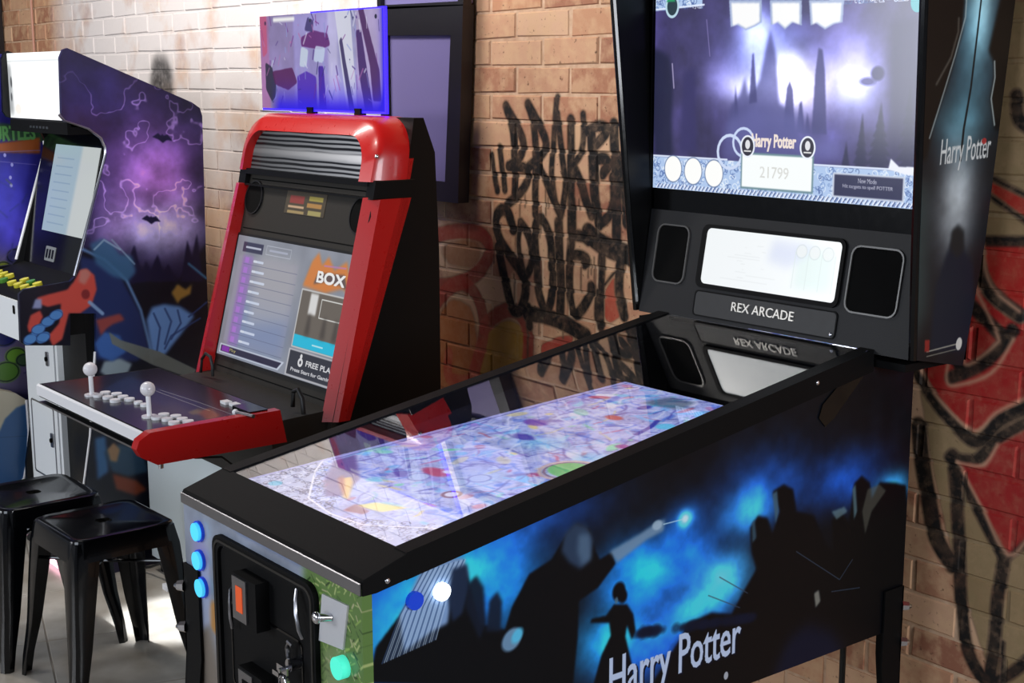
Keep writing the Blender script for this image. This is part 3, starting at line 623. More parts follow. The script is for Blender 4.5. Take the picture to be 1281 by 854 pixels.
# lockbar
lb = [(1.0625,.888),(1.0625,.910),(1.068,.914),(1.150,.940),(1.150,.898),(1.09,.888)]
bm = bm_new(); add_prism(bm, lb, lambda u,v: (-2.337,u,v), (.614,0,0))
bmesh.ops.bevel(bm, geom=[e for e in bm.edges if all(v.co.y < 1.064 for v in e.verts) and abs(e.verts[0].co.z-e.verts[1].co.z) > .01], offset=.003, segments=3, affect='EDGES')
o = finish(bm, 'lockbar', M_black, pin, .003)
o = prism('lockbar_trim', [(1.0605,.890),(1.0605,.908),(1.0625,.909),(1.0625,.890)], lambda u,v: (-2.336,u,v), (.612,0,0), M_steel, pin); o['label'] = 'satin steel edge strip'
# inner walls
box('inner_wall', (-2.312,1.15,.86), (-2.302,2.26,.93), M_inner, pin, 0)
prism('inner_wall', [(1.15,.86),(2.26,.90),(2.26,1.10),(1.15,.915)], lambda u,v: (-2.312,u,v), (.008,0,0), M_inner, pin)
prism('inner_wall', [(1.15,.86),(2.26,.90),(2.26,1.10),(1.15,.915)], lambda u,v: (-1.748,u,v), (-.008,0,0), M_inner, pin)
# playfield screen art
pc = Canvas(-2.302,-.004,-1.758,.975,820,(150,160,215))
h_, w_ = pc.h, pc.w
n1 = fbm(h_,w_,46,4); n2 = fbm(h_,w_,46,4); n3 = fbm(h_,w_,22,3)
bands = np.abs(np.sin((n1*30+n2*10)))
pc.a[:] = np.array((188,196,240))/255
pc.a -= (np.exp(-(bands/.22)**2)*.30)[...,None]*np.array((1,.95,.55))
pc.a *= (.80+.42*n3)[...,None]
hues = [(90,200,250),(60,110,220),(240,240,255),(225,225,255),(150,120,215),(205,70,120),(250,225,120),(120,230,235),(70,60,160),(250,250,250),(200,60,80),(120,240,160)]
zone = lambda y: y > .12
for k in range(900):
    x = random.uniform(-2.30,-1.76); y = random.uniform(.10,.96)
    c = random.choice(hues[:4]*3+hues); a_ = random.uniform(0,PI)
    if random.random() < .5: pc.ell((x,y), random.uniform(.004,.032), random.uniform(.003,.014), c, random.uniform(.3,.8), .003, rot=a_)
    else:
        L_ = random.uniform(.01,.06); q = a_; pts = [(x,y)]
        for s_ in range(4): q += random.uniform(-.5,.5); pts.append((pts[-1][0]+math.cos(q)*L_/4*1.5, pts[-1][1]+math.sin(q)*L_/4*1.5))
        pc.line(pts, random.uniform(.0015,.006), random.choice([c,c,(235,240,255),(80,80,170)]), .7)
for p, rx, ry, c in (([(-2.0725,0.5488)][0],.07,.05,(80,205,245)),([(-1.9317,0.5396)][0],.03,.05,(90,215,250)),([(-2.0669,0.3143)][0],.05,.05,(215,225,255)),([(-1.9747,0.3373)][0],.05,.06,(190,230,250)),([(-2.0205,0.6695)][0],.05,.04,(200,210,250)),
                     ([(-2.2385,0.36)][0],.05,.04,(225,215,245)),([(-1.9275,0.2316)][0],.03,.03,(250,240,235))):
    pc.ell(p, rx, ry, c, .55, glow=True)
pc.ell([(-2.0756,0.2933)][0], .035,.018,(200,50,90),.9,.008); pc.ell([(-2.0591,0.3087)][0], .012,.008,(255,250,245),1,.004)
for p in [(-2.0751,0.2554),(-1.9968,0.2854),(-1.9854,0.3272)]: pc.ell(p, .02,.018,(200,215,245),.95,.003); pc.ring(p,.021,.002,(90,90,170))
pc.ring([(-1.9501,0.2393)][0], .016,.006,(120,50,60)); pc.ell([(-1.9501,0.2393)][0],.012,.012,(250,240,240),1)
pc.ell([(-1.8987,0.4721)][0], .05,.04,(70,200,110),.95,.004); pc.ring([(-1.9019,0.4691)][0], .055,.008,(215,190,180)); pc.ring([(-1.9019,0.4691)][0], .047,.004,(110,80,110))
pc.ell([(-2.1003,0.7588)][0], .022,.014,(205,70,80),.9,.006); pc.ell([(-2.1937,0.6271)][0],.03,.02,(110,60,170),.85,.008); pc.ell([(-2.1315,0.5459)][0],.03,.015,(80,60,170),.8,.008)
pc.ell([(-1.9404,0.6346)][0],.014,.012,(160,50,150),.9,.005); pc.line([(-1.9786,0.7078),(-1.9968,0.7663),(-2.0176,0.8017)],.012,(60,60,170),.9); pc.ell([(-1.9767,0.7845)][0],.02,.02,(110,220,250),.9,.006)
pc.poly([(-2.1468,0.8742),(-2.1284,0.9509),(-2.0582,0.9527),(-2.0391,0.8865)], (60,80,90), .6, soft=.006)
pc.a = blur(pc.a, 1.2)*np.array((.90,.92,1.02))+.02; pc.a = np.clip(pc.a,0,1)
# apron: lavender scrollwork with two cards
ap = [(-2.299,-0.0005),(-2.2926,0.1834),(-2.1491,0.098),(-2.0075,0.0693),(-1.8237,0.274),(-1.7847,0.1767),(-1.7978,0.0039)]
apm = (166,174,222)
pc.poly([(-2.302,-.01),(-2.302,.19),(-2.25,.14),(-2.12,.05),(-2.02,.035),(-1.93,.045),(-1.83,.12),(-1.758,.16),(-1.758,-.01)], apm, 1, soft=.003)
for k in range(560):
    x = random.uniform(-2.30,-1.76); y = random.uniform(0,.17)
    if y > .03+abs(x+2.0)*.62: continue
    r = random.uniform(.004,.013); q0 = random.uniform(0,6); 
    pc.line([(x+r*(1-t/14)*math.cos(q0+t*.5), y+r*(1-t/14)*math.sin(q0+t*.5)) for t in range(12)], .0026, random.choice([(46,48,100),(80,86,150),(215,220,250)]), .8)
pc.line([(-2.302,.19),(-2.25,.14),(-2.12,.05),(-2.02,.035),(-1.93,.045),(-1.83,.12),(-1.758,.16)], .004, (235,235,255), .9)
pc.ell([(-2.2391,0.0499)][0], .015,.012,(70,180,225),1,.003)
pc.poly([(-2.1955,0.1291),(-2.2775,0.1975),(-2.2819,0.2488),(-2.1481,0.1738),(-2.0836,0.1),(-2.1069,0.0778)], (90,60,140), .9, soft=.004)
pc.poly([(-2.1767,0.1468),(-2.1672,0.1685),(-2.1368,0.153),(-2.0624,0.0968),(-2.0761,0.0954)], (235,190,110), 1, soft=.002); pc.poly([(-2.1789,0.1447),(-2.1907,0.1657),(-2.0751,0.0964)], (150,40,60), .8, soft=.002)
pc.poly([(-2.0248,0.0865),(-2.0125,0.1213),(-1.9471,0.1442),(-1.9621,0.1018)], (240,220,130), 1, soft=.002); pc.poly([(-2.0176,0.0595),(-2.031,0.092),(-1.9817,0.0885),(-1.9749,0.0729)], (130,45,85), 1, soft=.002)
pc.line([(-2.297,.0),(-2.297,.97)], .006, (150,150,225), .9); pc.line([(-2.288,.2),(-2.288,.97)], .004, (60,60,150), .8)
M_pf = art_mat('playfield_screen_art', pc, .2, emit=.95)
sn = Vector((0,1,.0604)).normalized()
pfn = Vector((0,-.0604,1)).normalized()
slab('playfield_screen', pc, M_pf, lambda u,v: Vector((u,1.154,.916))+sn*v, -pfn*.012, pin)
# glass sheet
gln = Vector((0,-.163,1)).normalized(); gld = Vector((0,1,.163)).normalized()
bm = bm_new(); add_prism(bm, [(-2.318,.0),(-1.742,.0),(-1.742,1.128),(-2.318,1.128)], lambda u,v: Vector((u,1.145,.9335))+gld*v, gln*.004)
finish(bm, 'playfield_glass', M_glass, pin)
# coin door
dr = rrect(-2.205,.525,-1.852,.868,.025); dr2 = rrect(-2.185,.54,-1.872,.852,.02)
ringprism('door_frame', dr, dr2, lambda u,v: (u,1.0655,v), (0,-.010,0), M_black, pin, .002)
door = prism('coin_door', rrect(-2.182,.543,-1.875,.849,.018), lambda u,v: (u,1.0655,v), (0,-.005,0), M_black, pin, .002)
ringprism('door_highlight_rim', rrect(-2.198,.532,-1.859,.861,.023), rrect(-2.194,.536,-1.863,.857,.021), lambda u,v: (u,1.0555,v), (0,-.002,0), M_bezel, door)  # lighter ring stands in for the highlight along the door frame
ringprism('door_groove', rrect(-2.15,.60,-1.90,.76,.015), rrect(-2.146,.604,-1.904,.756,.012), lambda u,v: (u,1.0605,v), (0,-.0015,0), M_gloss, door)
for q, mm in (([(-2.09,0.8316),(-1.9774,0.7717)], M_orange), ([(-2.0792,0.6675),(-1.9594,0.6318)], M_hole)):
    x0, x1, z1 = q[0][0], q[0][0]+.082, q[0][1]; z0 = z1-.085
    s = box('coin_slot', (x0,1.035,z0), (x1,1.061,z1), M_black, door, .004)
    f = box('slot_frame', (x0+.004,1.032,z0+.006), (x0+.052,1.0365,z1-.004), M_steel, s, .002)
    box('slot_window', (x0+.018,1.031,z0+.022), (x0+.040,1.037,z1-.018), mm, s, .002)
tube('door_handle', [(-2.13,1.058,.79),(-2.128,1.05,.785),(-2.125,1.046,.765),(-2.125,1.046,.735),(-2.127,1.05,.715)], .003, M_steel, door)
tube('latch_arm', [(-1.905,1.056,.85),(-1.900,1.05,.835),(-1.892,1.045,.815),(-1.884,1.045,.79),(-1.882,1.05,.775)], .0035, M_steel, door)
tube('latch_arm', [(-1.93,1.05,.725),(-1.93,1.048,.745),(-1.922,1.046,.758),(-1.908,1.046,.755)], .0035, M_steel, door)
lk = cyl('door_lock', (-1.912,1.062,.722), (-1.912,1.040,.722), .011, M_chrome, door)
bm = bm_new(); add_box(bm, (-1.930,1.028,.712), (-1.897,1.031,.724)); add_cyl(bm, (-1.912,1.044,.718), (-1.912,1.022,.718), .004, n=10)
add_box(bm, (-1.945,1.028,.700), (-1.925,1.031,.708)); add_cyl(bm, (-1.906,1.027,.70), (-1.906,1.032,.70), .011, n=14)
finish(bm, 'key', M_chrome, lk, .001)
tube('key_ring', [(-1.908+.012*math.cos(t*.7),1.026,.697+.012*math.sin(t*.7)) for t in range(10)], .0016, M_chrome, lk)
# metal plate with plunger
pp = [(-1.837,0.8603),(-1.7612,0.8634),(-1.7785,0.7869),(-1.8509,0.7791)]
pl_ = prism('plunger_plate', pp, lambda u,v: (u,1.0655,v), (0,-.004,0), mat('satin_plate',(205,205,208),.4,.2), pin, .001)
q = [(-1.8311,0.8318)][0]; cyl('plunger_sleeve', (q[0]+.02,1.062,q[1]-.002), (q[0]+.014,1.044,q[1]), .007, M_chrome, pl_); sphere('plunger_knob', (q[0]+.012,1.040,q[1]), .010, M_chrome, pl_, (1,.6,1))
for p in [(-2.2712,0.8504),(-2.2715,0.7961),(-2.2648,0.7464)]:
    b = cyl('start_button', (p[0],1.066,p[1]), (p[0],1.054,p[1]), .0165, M_cyan, pin, bevel=.002)
    bm = bm_new(); add_ringprism(bm, [(p[0]+.0195*math.cos(a*PI/10),p[1]+.0195*math.sin(a*PI/10)) for a in range(20)], [(p[0]+.0168*math.cos(a*PI/10),p[1]+.0168*math.sin(a*PI/10)) for a in range(20)], lambda u,v: (u,1.0655,v), (0,-.006,0))
    finish(bm, 'button_collar', M_blueb, b)
p = [(-1.7797,0.759)][0]; b = cyl('launch_button', (p[0],1.066,p[1]), (p[0],1.050,p[1]), .018, M_teal, pin, bevel=.003)
for p, m_, nm in (([(1.2123,0.8614)][0], M_whitelit, 'flipper_button'), ([(1.1609,0.859)][0], M_blueb, 'flipper_button')):
    b = cyl(nm, (XR-.002,p[0],p[1]), (XR+.008,p[0],p[1]), .0145, m_, pin, bevel=.002)
    b['label'] = 'lit white side button' if m_ is M_whitelit else 'dark blue side button'
# legs
def leg(x, y, ztop, sx, sy, foot):
    bm = bm_new(); W = .062
    for dx, dy in ((-sx*W,0),(0,-sy*W)):
        top = [Vector((x,y,ztop)), Vector((x+dx,y+dy,ztop))]
        midz = ztop-.17; mid = [Vector((x,y,midz)), Vector((x+dx,y+dy,midz))]
        fx = Vector((foot[0],foot[1],.02)); bot = [fx, fx+Vector((dx,dy,0))*.42]
        th = Vector((0,-sy*.004,0)) if dx else Vector((-sx*.004,0,0))
        R = []
        for a_, b_ in (top, mid, bot): R.append([bm.verts.new(a_), bm.verts.new(b_), bm.verts.new(b_+th), bm.verts.new(a_+th)])
        for r0, r1 in zip(R, R[1:]):
            for k in range(4): bm.faces.new((r0[k],r0[(k+1)%4],r1[(k+1)%4],r1[k]))
        bm.faces.new(R[0]); bm.faces.new(R[-1][::-1])
    lg = finish(bm, 'leg', M_black, pin, .0008)
    for dz in (.045,.125):
        c = Vector((x+sx*.002,y+sy*.002,ztop-dz)); d = Vector((sx,sy,0)).normalized()
        bm = bm_new(); add_cyl(bm, c-d*.004, c+d*.009, .011, .009, 6); add_cyl(bm, c+d*.009, c+d*.015, .007, .003, 10); finish(bm, 'bolt', M_chrome, lg, 0)
    cyl('leveler', (foot[0]-sx*.012,foot[1]-sy*.012,.03), (foot[0]-sx*.012,foot[1]-sy*.012,0), .008, M_steel, lg, r1=.02)
leg(XL-.006, 1.058, .775, -1, -1, (XL-.03,1.02)); leg(XR+.006, 1.058, .73, 1, -1, (XR+.03,1.02))
leg(XR+.006, 2.398, .60, 1, 1, (XR+.008,2.405)); leg(XL-.006, 2.408, .72, -1, 1, (XL-.02,2.44))
# --- backbox
cx = -2.03
cx = -2.021
def hw(z): return .397+(z-1.10)*.0385
fr_pts = [(2.262,1.115),(2.241,1.34),(2.205,1.80),(2.190,2.0)]; bk_pts = [(2.490,2.0),(2.478,1.80),(2.452,1.33),(2.415,1.085)]
hp = fr_pts+bk_pts
ht = Canvas(2.17,1.07,2.52,2.02,900,(14,16,20))
ht.add((2.36,1.72), .07,.17, (52,92,106), .7); ht.add((2.37,1.82), .035,.12,(170,200,200),.5); ht.add((2.34,1.57), .09,.05,(60,100,110),.5); ht.add((2.345,1.42), .055,.09,(180,188,190),.75)
ht.a *= (.9+.9*fbm(ht.h,ht.w,60,4))[...,None]
ht.poly([(2.17,2.02),(2.17,1.5),(2.24,1.50),(2.25,1.56),(2.285,1.64),(2.315,1.73),(2.315,1.79),(2.30,1.85),(2.33,1.9),(2.33,2.02)], (16,14,14), 1, soft=.004)
ht.line([(2.243,1.54),(2.27,1.61),(2.30,1.69),(2.322,1.76),(2.32,1.80)], .003, (190,205,205), .8, .002)
ht.line([(2.2508,1.6385),(2.2882,1.6866),(2.3038,1.7335),(2.3017,1.7566)], .005, (120,115,105), .6, .003)
ht.poly([(2.52,2.02),(2.52,1.55),(2.45,1.55),(2.425,1.61),(2.432,1.65),(2.425,1.68),(2.405,1.70),(2.425,1.78),(2.44,1.84),(2.43,2.02)], (18,16,14), 1, soft=.004)
ht.line([(2.447,1.56),(2.428,1.61),(2.434,1.65),(2.428,1.68)], .004, (190,205,205), .8, .002)
ht.line([(2.3672,1.808),(2.3641,1.7345),(2.3587,1.6306),(2.3478,1.5558),(2.3457,1.4954)], .0045, (14,22,26), .95, .001, wd2=.007)
a_, b_ = [(2.2821,1.4737),(2.441,1.4826)]
ht.text('Harry Potter', (a_[0],a_[1]), (b_[0],b_[1]), .062, (215,220,220), .95, .0003); ht.ell([(2.4177,1.5297)][0], .008,.006,(170,50,50),.9)
ht.poly([(2.17,1.07),(2.17,1.46),(2.25,1.46),(2.27,1.30),(2.28,1.20)], (70,95,92), .5, soft=.02)
ht.poly([(2.2993,1.1276),(2.3013,1.2526),(2.3266,1.3125),(2.3444,1.3422),(2.3824,1.3238),(2.4174,1.2896),(2.436,1.2082),(2.4292,1.112)], (18,28,42), 1, soft=.006)
ht.poly([(2.3355,1.3273),(2.3375,1.3612),(2.3571,1.3722),(2.3792,1.3584),(2.3854,1.3205),(2.3632,1.3065)], (26,30,34), 1, soft=.004)
ht.line([(2.2916,1.1286),(2.3898,1.1328)], .003, (170,165,150), .8, .001); ht.line([(2.2924,1.119),(2.3855,1.1221)], .002, (150,145,130), .8, .001); ht.ell([(2.3952,1.1322)][0], .010,.013,(200,200,195),1,.002)
ht.poly([(2.2819,1.1533),(2.2973,1.1515),(2.2993,1.1276),(2.2839,1.1295)], (140,40,36), .9)
M_head = art_mat('backbox_side_art', ht, .34, spec=.25)
for s, nm in ((1,'r'),(-1,'l')):
    to3 = lambda u,v,s=s: (cx+s*hw(v),u,v)
    slab('backbox_side', ht, M_head if s > 0 else M_inner, to3, (-s*.018,0,0), pin, hp)
    # edge moulding
    bm = bm_new(); add_tube(bm, [(cx+s*(hw(z)-.009),y-.001,z) for y,z in fr_pts], .0085, 8); finish(bm, 'edge_moulding', M_gloss, pin, 0, True)
bm = bm_new(); vs = [bm.verts.new((cx+s*(hw(z)-.018),y,z)) for y,z in ((2.45,1.09),(2.46,2.0)) for s in (-1,1)]; bm.faces.new((vs[0],vs[1],vs[3],vs[2]))
bmesh.ops.solidify(bm, geom=bm.faces[:], thickness=.01); finish(bm, 'backbox_back', M_inner, pin)
box('backbox_top', (-2.44,2.20,1.985), (-1.62,2.48,2.0), M_black, pin); box('backbox_floor', (-2.41,2.27,1.085), (-1.655,2.44,1.10), M_black, pin)
# backglass screen
bc = Canvas(-2.402,1.400,-1.634,1.855,1150,(58,52,104))
bc.a *= (.75+.5*fbm(bc.h,bc.w,90,5))[...,None]
for q, rx, ry, c, k in (([(-2.0616,1.6954)][0],.10,.09,(150,175,250),.8),([(-1.9716,1.6295)][0],.09,.05,(220,215,215),1.0),([(-2.0057,1.6703)][0],.04,.03,(255,255,240),.9),([(-1.8507,1.6849)][0],.08,.08,(150,150,220),.75),([(-1.8281,1.6301)][0],.05,.04,(150,170,190),.6),
   ([(-2.1982,1.6458)][0],.05,.04,(130,130,190),.5),([(-2.0972,1.7457)][0],.04,.05,(170,190,240),.7),([(-2.127,1.6289)][0],.05,.03,(190,190,200),.6),([(-1.8835,1.5341)][0],.08,.05,(60,60,110),.5)):
    bc.add(q, rx, ry, c, k)
bc.add([(-2.0477,1.6292)][0], .12, .05, (190,196,225), .4); bc.add([(-1.8191,1.6457)][0], .06, .07, (190,196,225), .3)
bc.a *= (.72+.5*fbm(bc.h,bc.w,50,4))[...,None]; bc.a = bc.a*.93+.05
SP = (72,72,124)
# generic pointed spires and rocky ridge in mist
bc.poly([(-2.1817,1.5165),(-2.1607,1.5946),(-2.138,1.6119),(-2.1233,1.6542),(-2.1125,1.6121),(-2.0926,1.629),(-2.082,1.6458),(-2.0705,1.6956),(-2.0551,1.7528),(-2.0347,1.6869),(-2.0243,1.5963),(-1.9909,1.5803),(-1.9668,1.5234)], SP, .75, soft=.004)
for pts in ([(-2.0112,1.5469),(-2.006,1.6294),(-1.9981,1.6458),(-1.9886,1.6262),(-1.9804,1.5394)], [(-1.9761,1.5395),(-1.9701,1.597),(-1.9641,1.6036),(-1.9524,1.5353)], [(-1.9355,1.5358),(-1.931,1.6618),(-1.925,1.7095),(-1.9145,1.7062),(-1.9062,1.6617),(-1.896,1.5369)], [(-1.9545,1.5352),(-1.9482,1.581),(-1.9376,1.5357)],
            [(-2.1096,1.5952),(-2.1045,1.6993),(-2.1001,1.7026),(-2.0869,1.5989)], [(-2.1524,1.5604),(-2.1506,1.6373),(-2.1385,1.5641)]): bc.poly(pts, SP, .85, soft=.002)
bc.poly([(-2.1814,1.5078),(-2.1713,1.56),(-2.1024,1.5869),(-1.9694,1.5807),(-1.9463,1.5404),(-1.8623,1.5187),(-1.8607,1.4867),(-2.1802,1.473)], (110,112,176), .55, soft=.012)
bc.poly([(-2.4062,1.7179),(-2.3536,1.6993),(-2.3415,1.6281),(-2.3447,1.5563),(-2.3374,1.4753),(-2.4004,1.4727)], (34,36,64), .9, soft=.006); bc.poly([(-2.3093,1.6635),(-2.272,1.6721),(-2.2614,1.4873),(-2.317,1.4851)], (52,48,98), .8, soft=.006)
bc.poly([(-1.7488,1.7593),(-1.6849,1.7646),(-1.6682,1.4874),(-1.7426,1.484),(-1.7436,1.5691)], (46,42,88), .95, soft=.008)
for x, y0, w2, n in ((1075,135,13,7),(1095,120,22,8),(1058,170,10,5),(1125,95,18,8)):
    for k in range(n):
        yy = y0+k*(205-y0)/n; ww_ = w2*(k+1)/n
        a0 = [(-1.9724,1.6458),(-1.9702,1.6458),(-1.9723,1.6441)]
        ux = a0[1][0]-a0[0][0]; vy = a0[2][1]-a0[0][1]
        P0 = (a0[0][0]+(x-1000)*ux, a0[0][1]+(yy-100)*vy+(x-1000)*-.0002)
        bc.poly([(P0[0],P0[1]+.012),(P0[0]-ww_*.0021,P0[1]-.022),(P0[0]+ww_*.0021,P0[1]-.022)], (40,40,78), .95, soft=.002)
bc.ell([(-1.7752,1.658)][0], .016,.014,(52,50,96),.9,.006); bc.ell([(-1.7994,1.6426)][0], .02,.008,(60,56,110),.8,.006)
bc.line([(-2.241,1.7751),(-2.2288,1.6976)], .003,(130,120,180),.7); bc.line([(-2.3454,1.6814),(-2.3389,1.6281)], .004,(190,180,220),.7)
# ornate silver-blue frames
def ornate(pts, n):
    bc.poly(pts, (176,200,236), 1, soft=.001)
    us = [p[0] for p in pts]; vs_ = [p[1] for p in pts]
    for k in range(n):
        x = random.uniform(min(us),max(us)); y = random.uniform(min(vs_),max(vs_)); r = random.uniform(.003,.010); q0 = random.uniform(0,6)
        c = random.choice([(84,110,170),(232,242,255),(244,250,255),(110,140,196),(66,90,150)])
        bc.line([(x+r*(1-t/12)*math.cos(q0+t*.6), max(min(vs_)+.001,min(max(vs_)-.001,y+r*(1-t/12)*math.sin(q0+t*.6)))) for t in range(10)], .0016, c, .85)
ornate([(-2.402,1.400),(-1.634,1.400),(-1.634,1.472),(-2.402,1.472)], 520)
ornate([(-2.402,1.800),(-2.255,1.806),(-2.255,1.855),(-2.402,1.855)], 110)
ornate([(-1.90,1.803),(-1.634,1.793),(-1.634,1.855),(-1.90,1.855)], 150)
for p0, p1 in (((-2.402,1.474),(-2.17,1.474)),((-1.93,1.474),(-1.634,1.474)),((-2.40,1.803),(-2.25,1.808)),((-1.90,1.804),(-1.66,1.798))): bc.line([p0,p1], .004, (225,235,255), .95)
x = -2.39
while x < -1.64: bc.line([(x,1.402),(x+.006,1.41)], .003, (235,240,255), .9); bc.line([(x+.004,1.402),(x+.01,1.41)], .002, (50,60,110), .9); x += .011
for p in [(-2.3366,1.4462),(-2.2727,1.4439),(-2.2082,1.4418)]: bc.ell(p, .0285,.031,(90,110,150),1,.002); bc.ell(p, .0265,.029,(252,252,250),1,.002)
bc.ring([(-2.1618,1.4911)][0], .036, .007, (205,218,245)); bc.ring([(-2.1226,1.5132)][0], .03, .006, (200,214,245), 1); 
for pts in ([(-2.1756,1.815),(-2.0819,1.811),(-2.08,1.765),(-2.0977,1.7573),(-2.1247,1.7498),(-2.1505,1.7622),(-2.1689,1.7577)], [(-2.0597,1.81),(-1.9733,1.8063),(-1.971,1.7552),(-1.9947,1.7624),(-2.0156,1.7485),(-2.038,1.7637),(-2.0553,1.7577)], [(-1.9544,1.8055),(-1.8647,1.8017),(-1.8665,1.7584),(-1.8864,1.7559),(-1.9103,1.7456),(-1.9356,1.759),(-1.9479,1.7546)]):
    pts = [(a,b if b < 1.84 else 1.86) for a,b in pts]
    bc.poly(pts, (165,180,215), 1); c0 = (sum(p[0] for p in pts)/len(pts), sum(p[1] for p in pts)/len(pts))
    bc.poly([(c0[0]+(p[0]-c0[0])*.86, c0[1]+(p[1]-c0[1])*.84) for p in pts], (250,250,250), 1, soft=.002)
q = [(-2.1283,1.4786),(-1.9263,1.4741),(-1.9238,1.4217),(-2.1262,1.4217)]
bc.poly([(q[0][0],1.492),(q[1][0],1.492),(q[1][0],1.414),(q[0][0],1.414)], (110,140,150), 1); bc.poly([(q[0][0]+.004,1.488),(q[1][0]-.004,1.488),(q[1][0]-.004,1.418),(q[0][0]+.004,1.418)], (248,252,252), 1)
bc.text('21799', (q[0][0]+.055,1.440), (q[0][0]+.135,1.440), .024, (205,205,200), .9)
bc.text('Harry Potter', (q[0][0]+.03,1.497), (q[1][0]-.05,1.497), .035, (240,225,215), 1, .0012)
for p in ((q[0][0]+.018,1.505),(q[1][0]-.018,1.508)): bc.ell(p, .021,.024,(235,240,250),1); bc.ell(p, .0165,.020,(48,46,60),1); bc.ell((p[0],p[1]+.004), .007,.010,(225,225,230),1); bc.line([(p[0]-.009,p[1]-.010),(p[0]+.009,p[1]-.010)], .003,(235,235,235))
q = [(-1.8717,1.4621),(-1.7035,1.4596)]
bc.poly([(q[0][0]-.004,1.461),(q[1][0]+.004,1.461),(q[1][0]+.004,1.411),(q[0][0]-.004,1.411)], (200,208,225), 1); bc.poly([(q[0][0],1.457),(q[1][0],1.457),(q[1][0],1.415),(q[0][0],1.415)], (50,52,84), 1)
bc.text('New Mode', (q[0][0]+.06,1.443), (q[0][0]+.105,1.443), .009, (235,235,245), 1); bc.text('Hit targets to spell POTTER', (q[0][0]+.022,1.430), (q[0][0]+.145,1.430), .009, (235,235,245), 1)
bc.poly([(-1.74,1.474),(-1.735,1.495),(-1.715,1.480),(-1.634,1.482),(-1.634,1.462),(-1.70,1.465)], (235,238,248), 1)
bc.ell([(-2.3488,1.8084)][0], .022,.026,(185,215,230),1); bc.ell([(-2.3488,1.8084)][0], .016,.02,(40,60,70),1); bc.poly([(-2.368,1.818),(-2.338,1.818),(-2.345,1.826),(-2.362,1.826)],(40,150,100),1)
bc.ell([(-1.6901,1.7913)][0], .016,.02,(60,170,180),1)
M_bg = art_mat('backglass_screen_art', bc, .15, emit=1.0)
slab('backglass_screen', bc, M_bg, lambda u,v: (u,2.30,v), (0,.012,0), pin)
for s in (-1,1): prism('screen_surround', [(1.38,0),(1.98,0),(1.98,.06),(1.38,.06)], lambda u,v,s=s: (cx+s*(hw(1.4)-.016), 2.30+v*.6, u), (-s*.002,0,0), M_inner, pin)
box('screen_surround', (-2.40,2.302,1.335), (-1.64,2.312,1.40), M_gloss, pin, 0); box('screen_surround', (-2.41,2.30,1.855), (-1.62,2.31,1.98), M_gloss, pin, 0)
# speaker panel (leaning back)
sp3, spn = lerp_to3((0,2.26,1.118), (1,0,0), (0,.04,.227)); spn = Vector(spn)
if spn.y > 0: spn = -spn
HWB = .379
so = [(cx-HWB,-.005),(cx+HWB,-.005),(cx+HWB+.006,.236),(cx-HWB-.006,.236)]
prism('speaker_panel', so, sp3, -spn*.014, M_panel, pin, .003)
for x0, x1, t0, t1 in ((-2.372,-2.268,.070,.205),(-1.812,-1.683,.068,.205)):
    s = prism('speaker_grille', rrect(x0+.004,t0+.004,x1-.004,t1-.004,.018), sp3, spn*.0012, M_hole, pin)
    ringprism('grille_rim', rrect(x0,t0,x1,t1,.022), rrect(x0+.0035,t0+.0035,x1-.0035,t1-.0035,.019), sp3, spn*.004, mat('grey_rim',(70,68,66),.3), s)
dc = Canvas(-2.215,.081,-1.836,.207,900,(246,250,252))
dc.poly([(-1.95,.10),(-1.85,.10),(-1.85,.185),(-1.95,.185)], (226,243,240), .8, soft=.01); dc.poly([(-2.03,.15),(-1.97,.14),(-1.9,.19),(-2.02,.195)], (215,222,246), .7, soft=.01)
for x in (-1.955,-1.92,-1.885,-1.85): dc.line([(x,.1),(x,.175)], .002, (215,228,226), .7)
for x in (-1.94,-1.905,-1.87): dc.ell((x,.178), .014,.012,(235,240,240),.9,.003); dc.ring((x,.178),.014,.0015,(210,218,220))
for k in range(14): dc.line([(-2.16+random.uniform(0,.12),.10+k*.006),(-2.10+random.uniform(0,.1),.10+k*.006)], .0018, (228,232,234), .6)
disp = slab('score_display', dc, art_mat('score_display_art', dc, .2, emit=.94), sp3, spn*.0025, pin, rrect(-2.215,.082,-1.836,.206,.012))
ringprism('display_frame', rrect(-2.228,.072,-1.826,.214,.018), rrect(-2.216,.081,-1.835,.207,.012), sp3, spn*.006, M_black, pin, .001)
npl = prism('name_plate', rrect(-2.225,.010,-1.825,.064,.010), sp3, spn*.002, mat('plate_black',(26,26,27),.5), pin, .001)
ringprism('plate_rim', rrect(-2.227,.008,-1.823,.066,.011), rrect(-2.224,.011,-1.826,.063,.009), sp3, spn*.0028, M_black, npl)
ra, rb = [(-2.1099,0.0314),(-1.935,0.03)]
text_mesh('lettering', 'REX ARCADE', (ra[0],ra[1]), lambda u,v: sp3(u,v)+spn*.002, spn*.003, rb[0]-ra[0], .020, M_letter, npl)['label'] = 'raised silver lettering'
sphere('screw', sp3(-1.833,.018)+spn*.003, .004, M_chrome, npl)
# power lead hanging behind the cabinet
cord = tube('power_cord', [(-1.90,2.425,.75),(-1.90,2.43,.45),(-1.90,2.43,.2),(-1.90,2.45,.05),(-1.86,2.47,.012),(-1.6,2.48,.008)], .007, M_cable)
tag(cord, 'black power cord hanging under the rear of the pinball machine', 'cord')
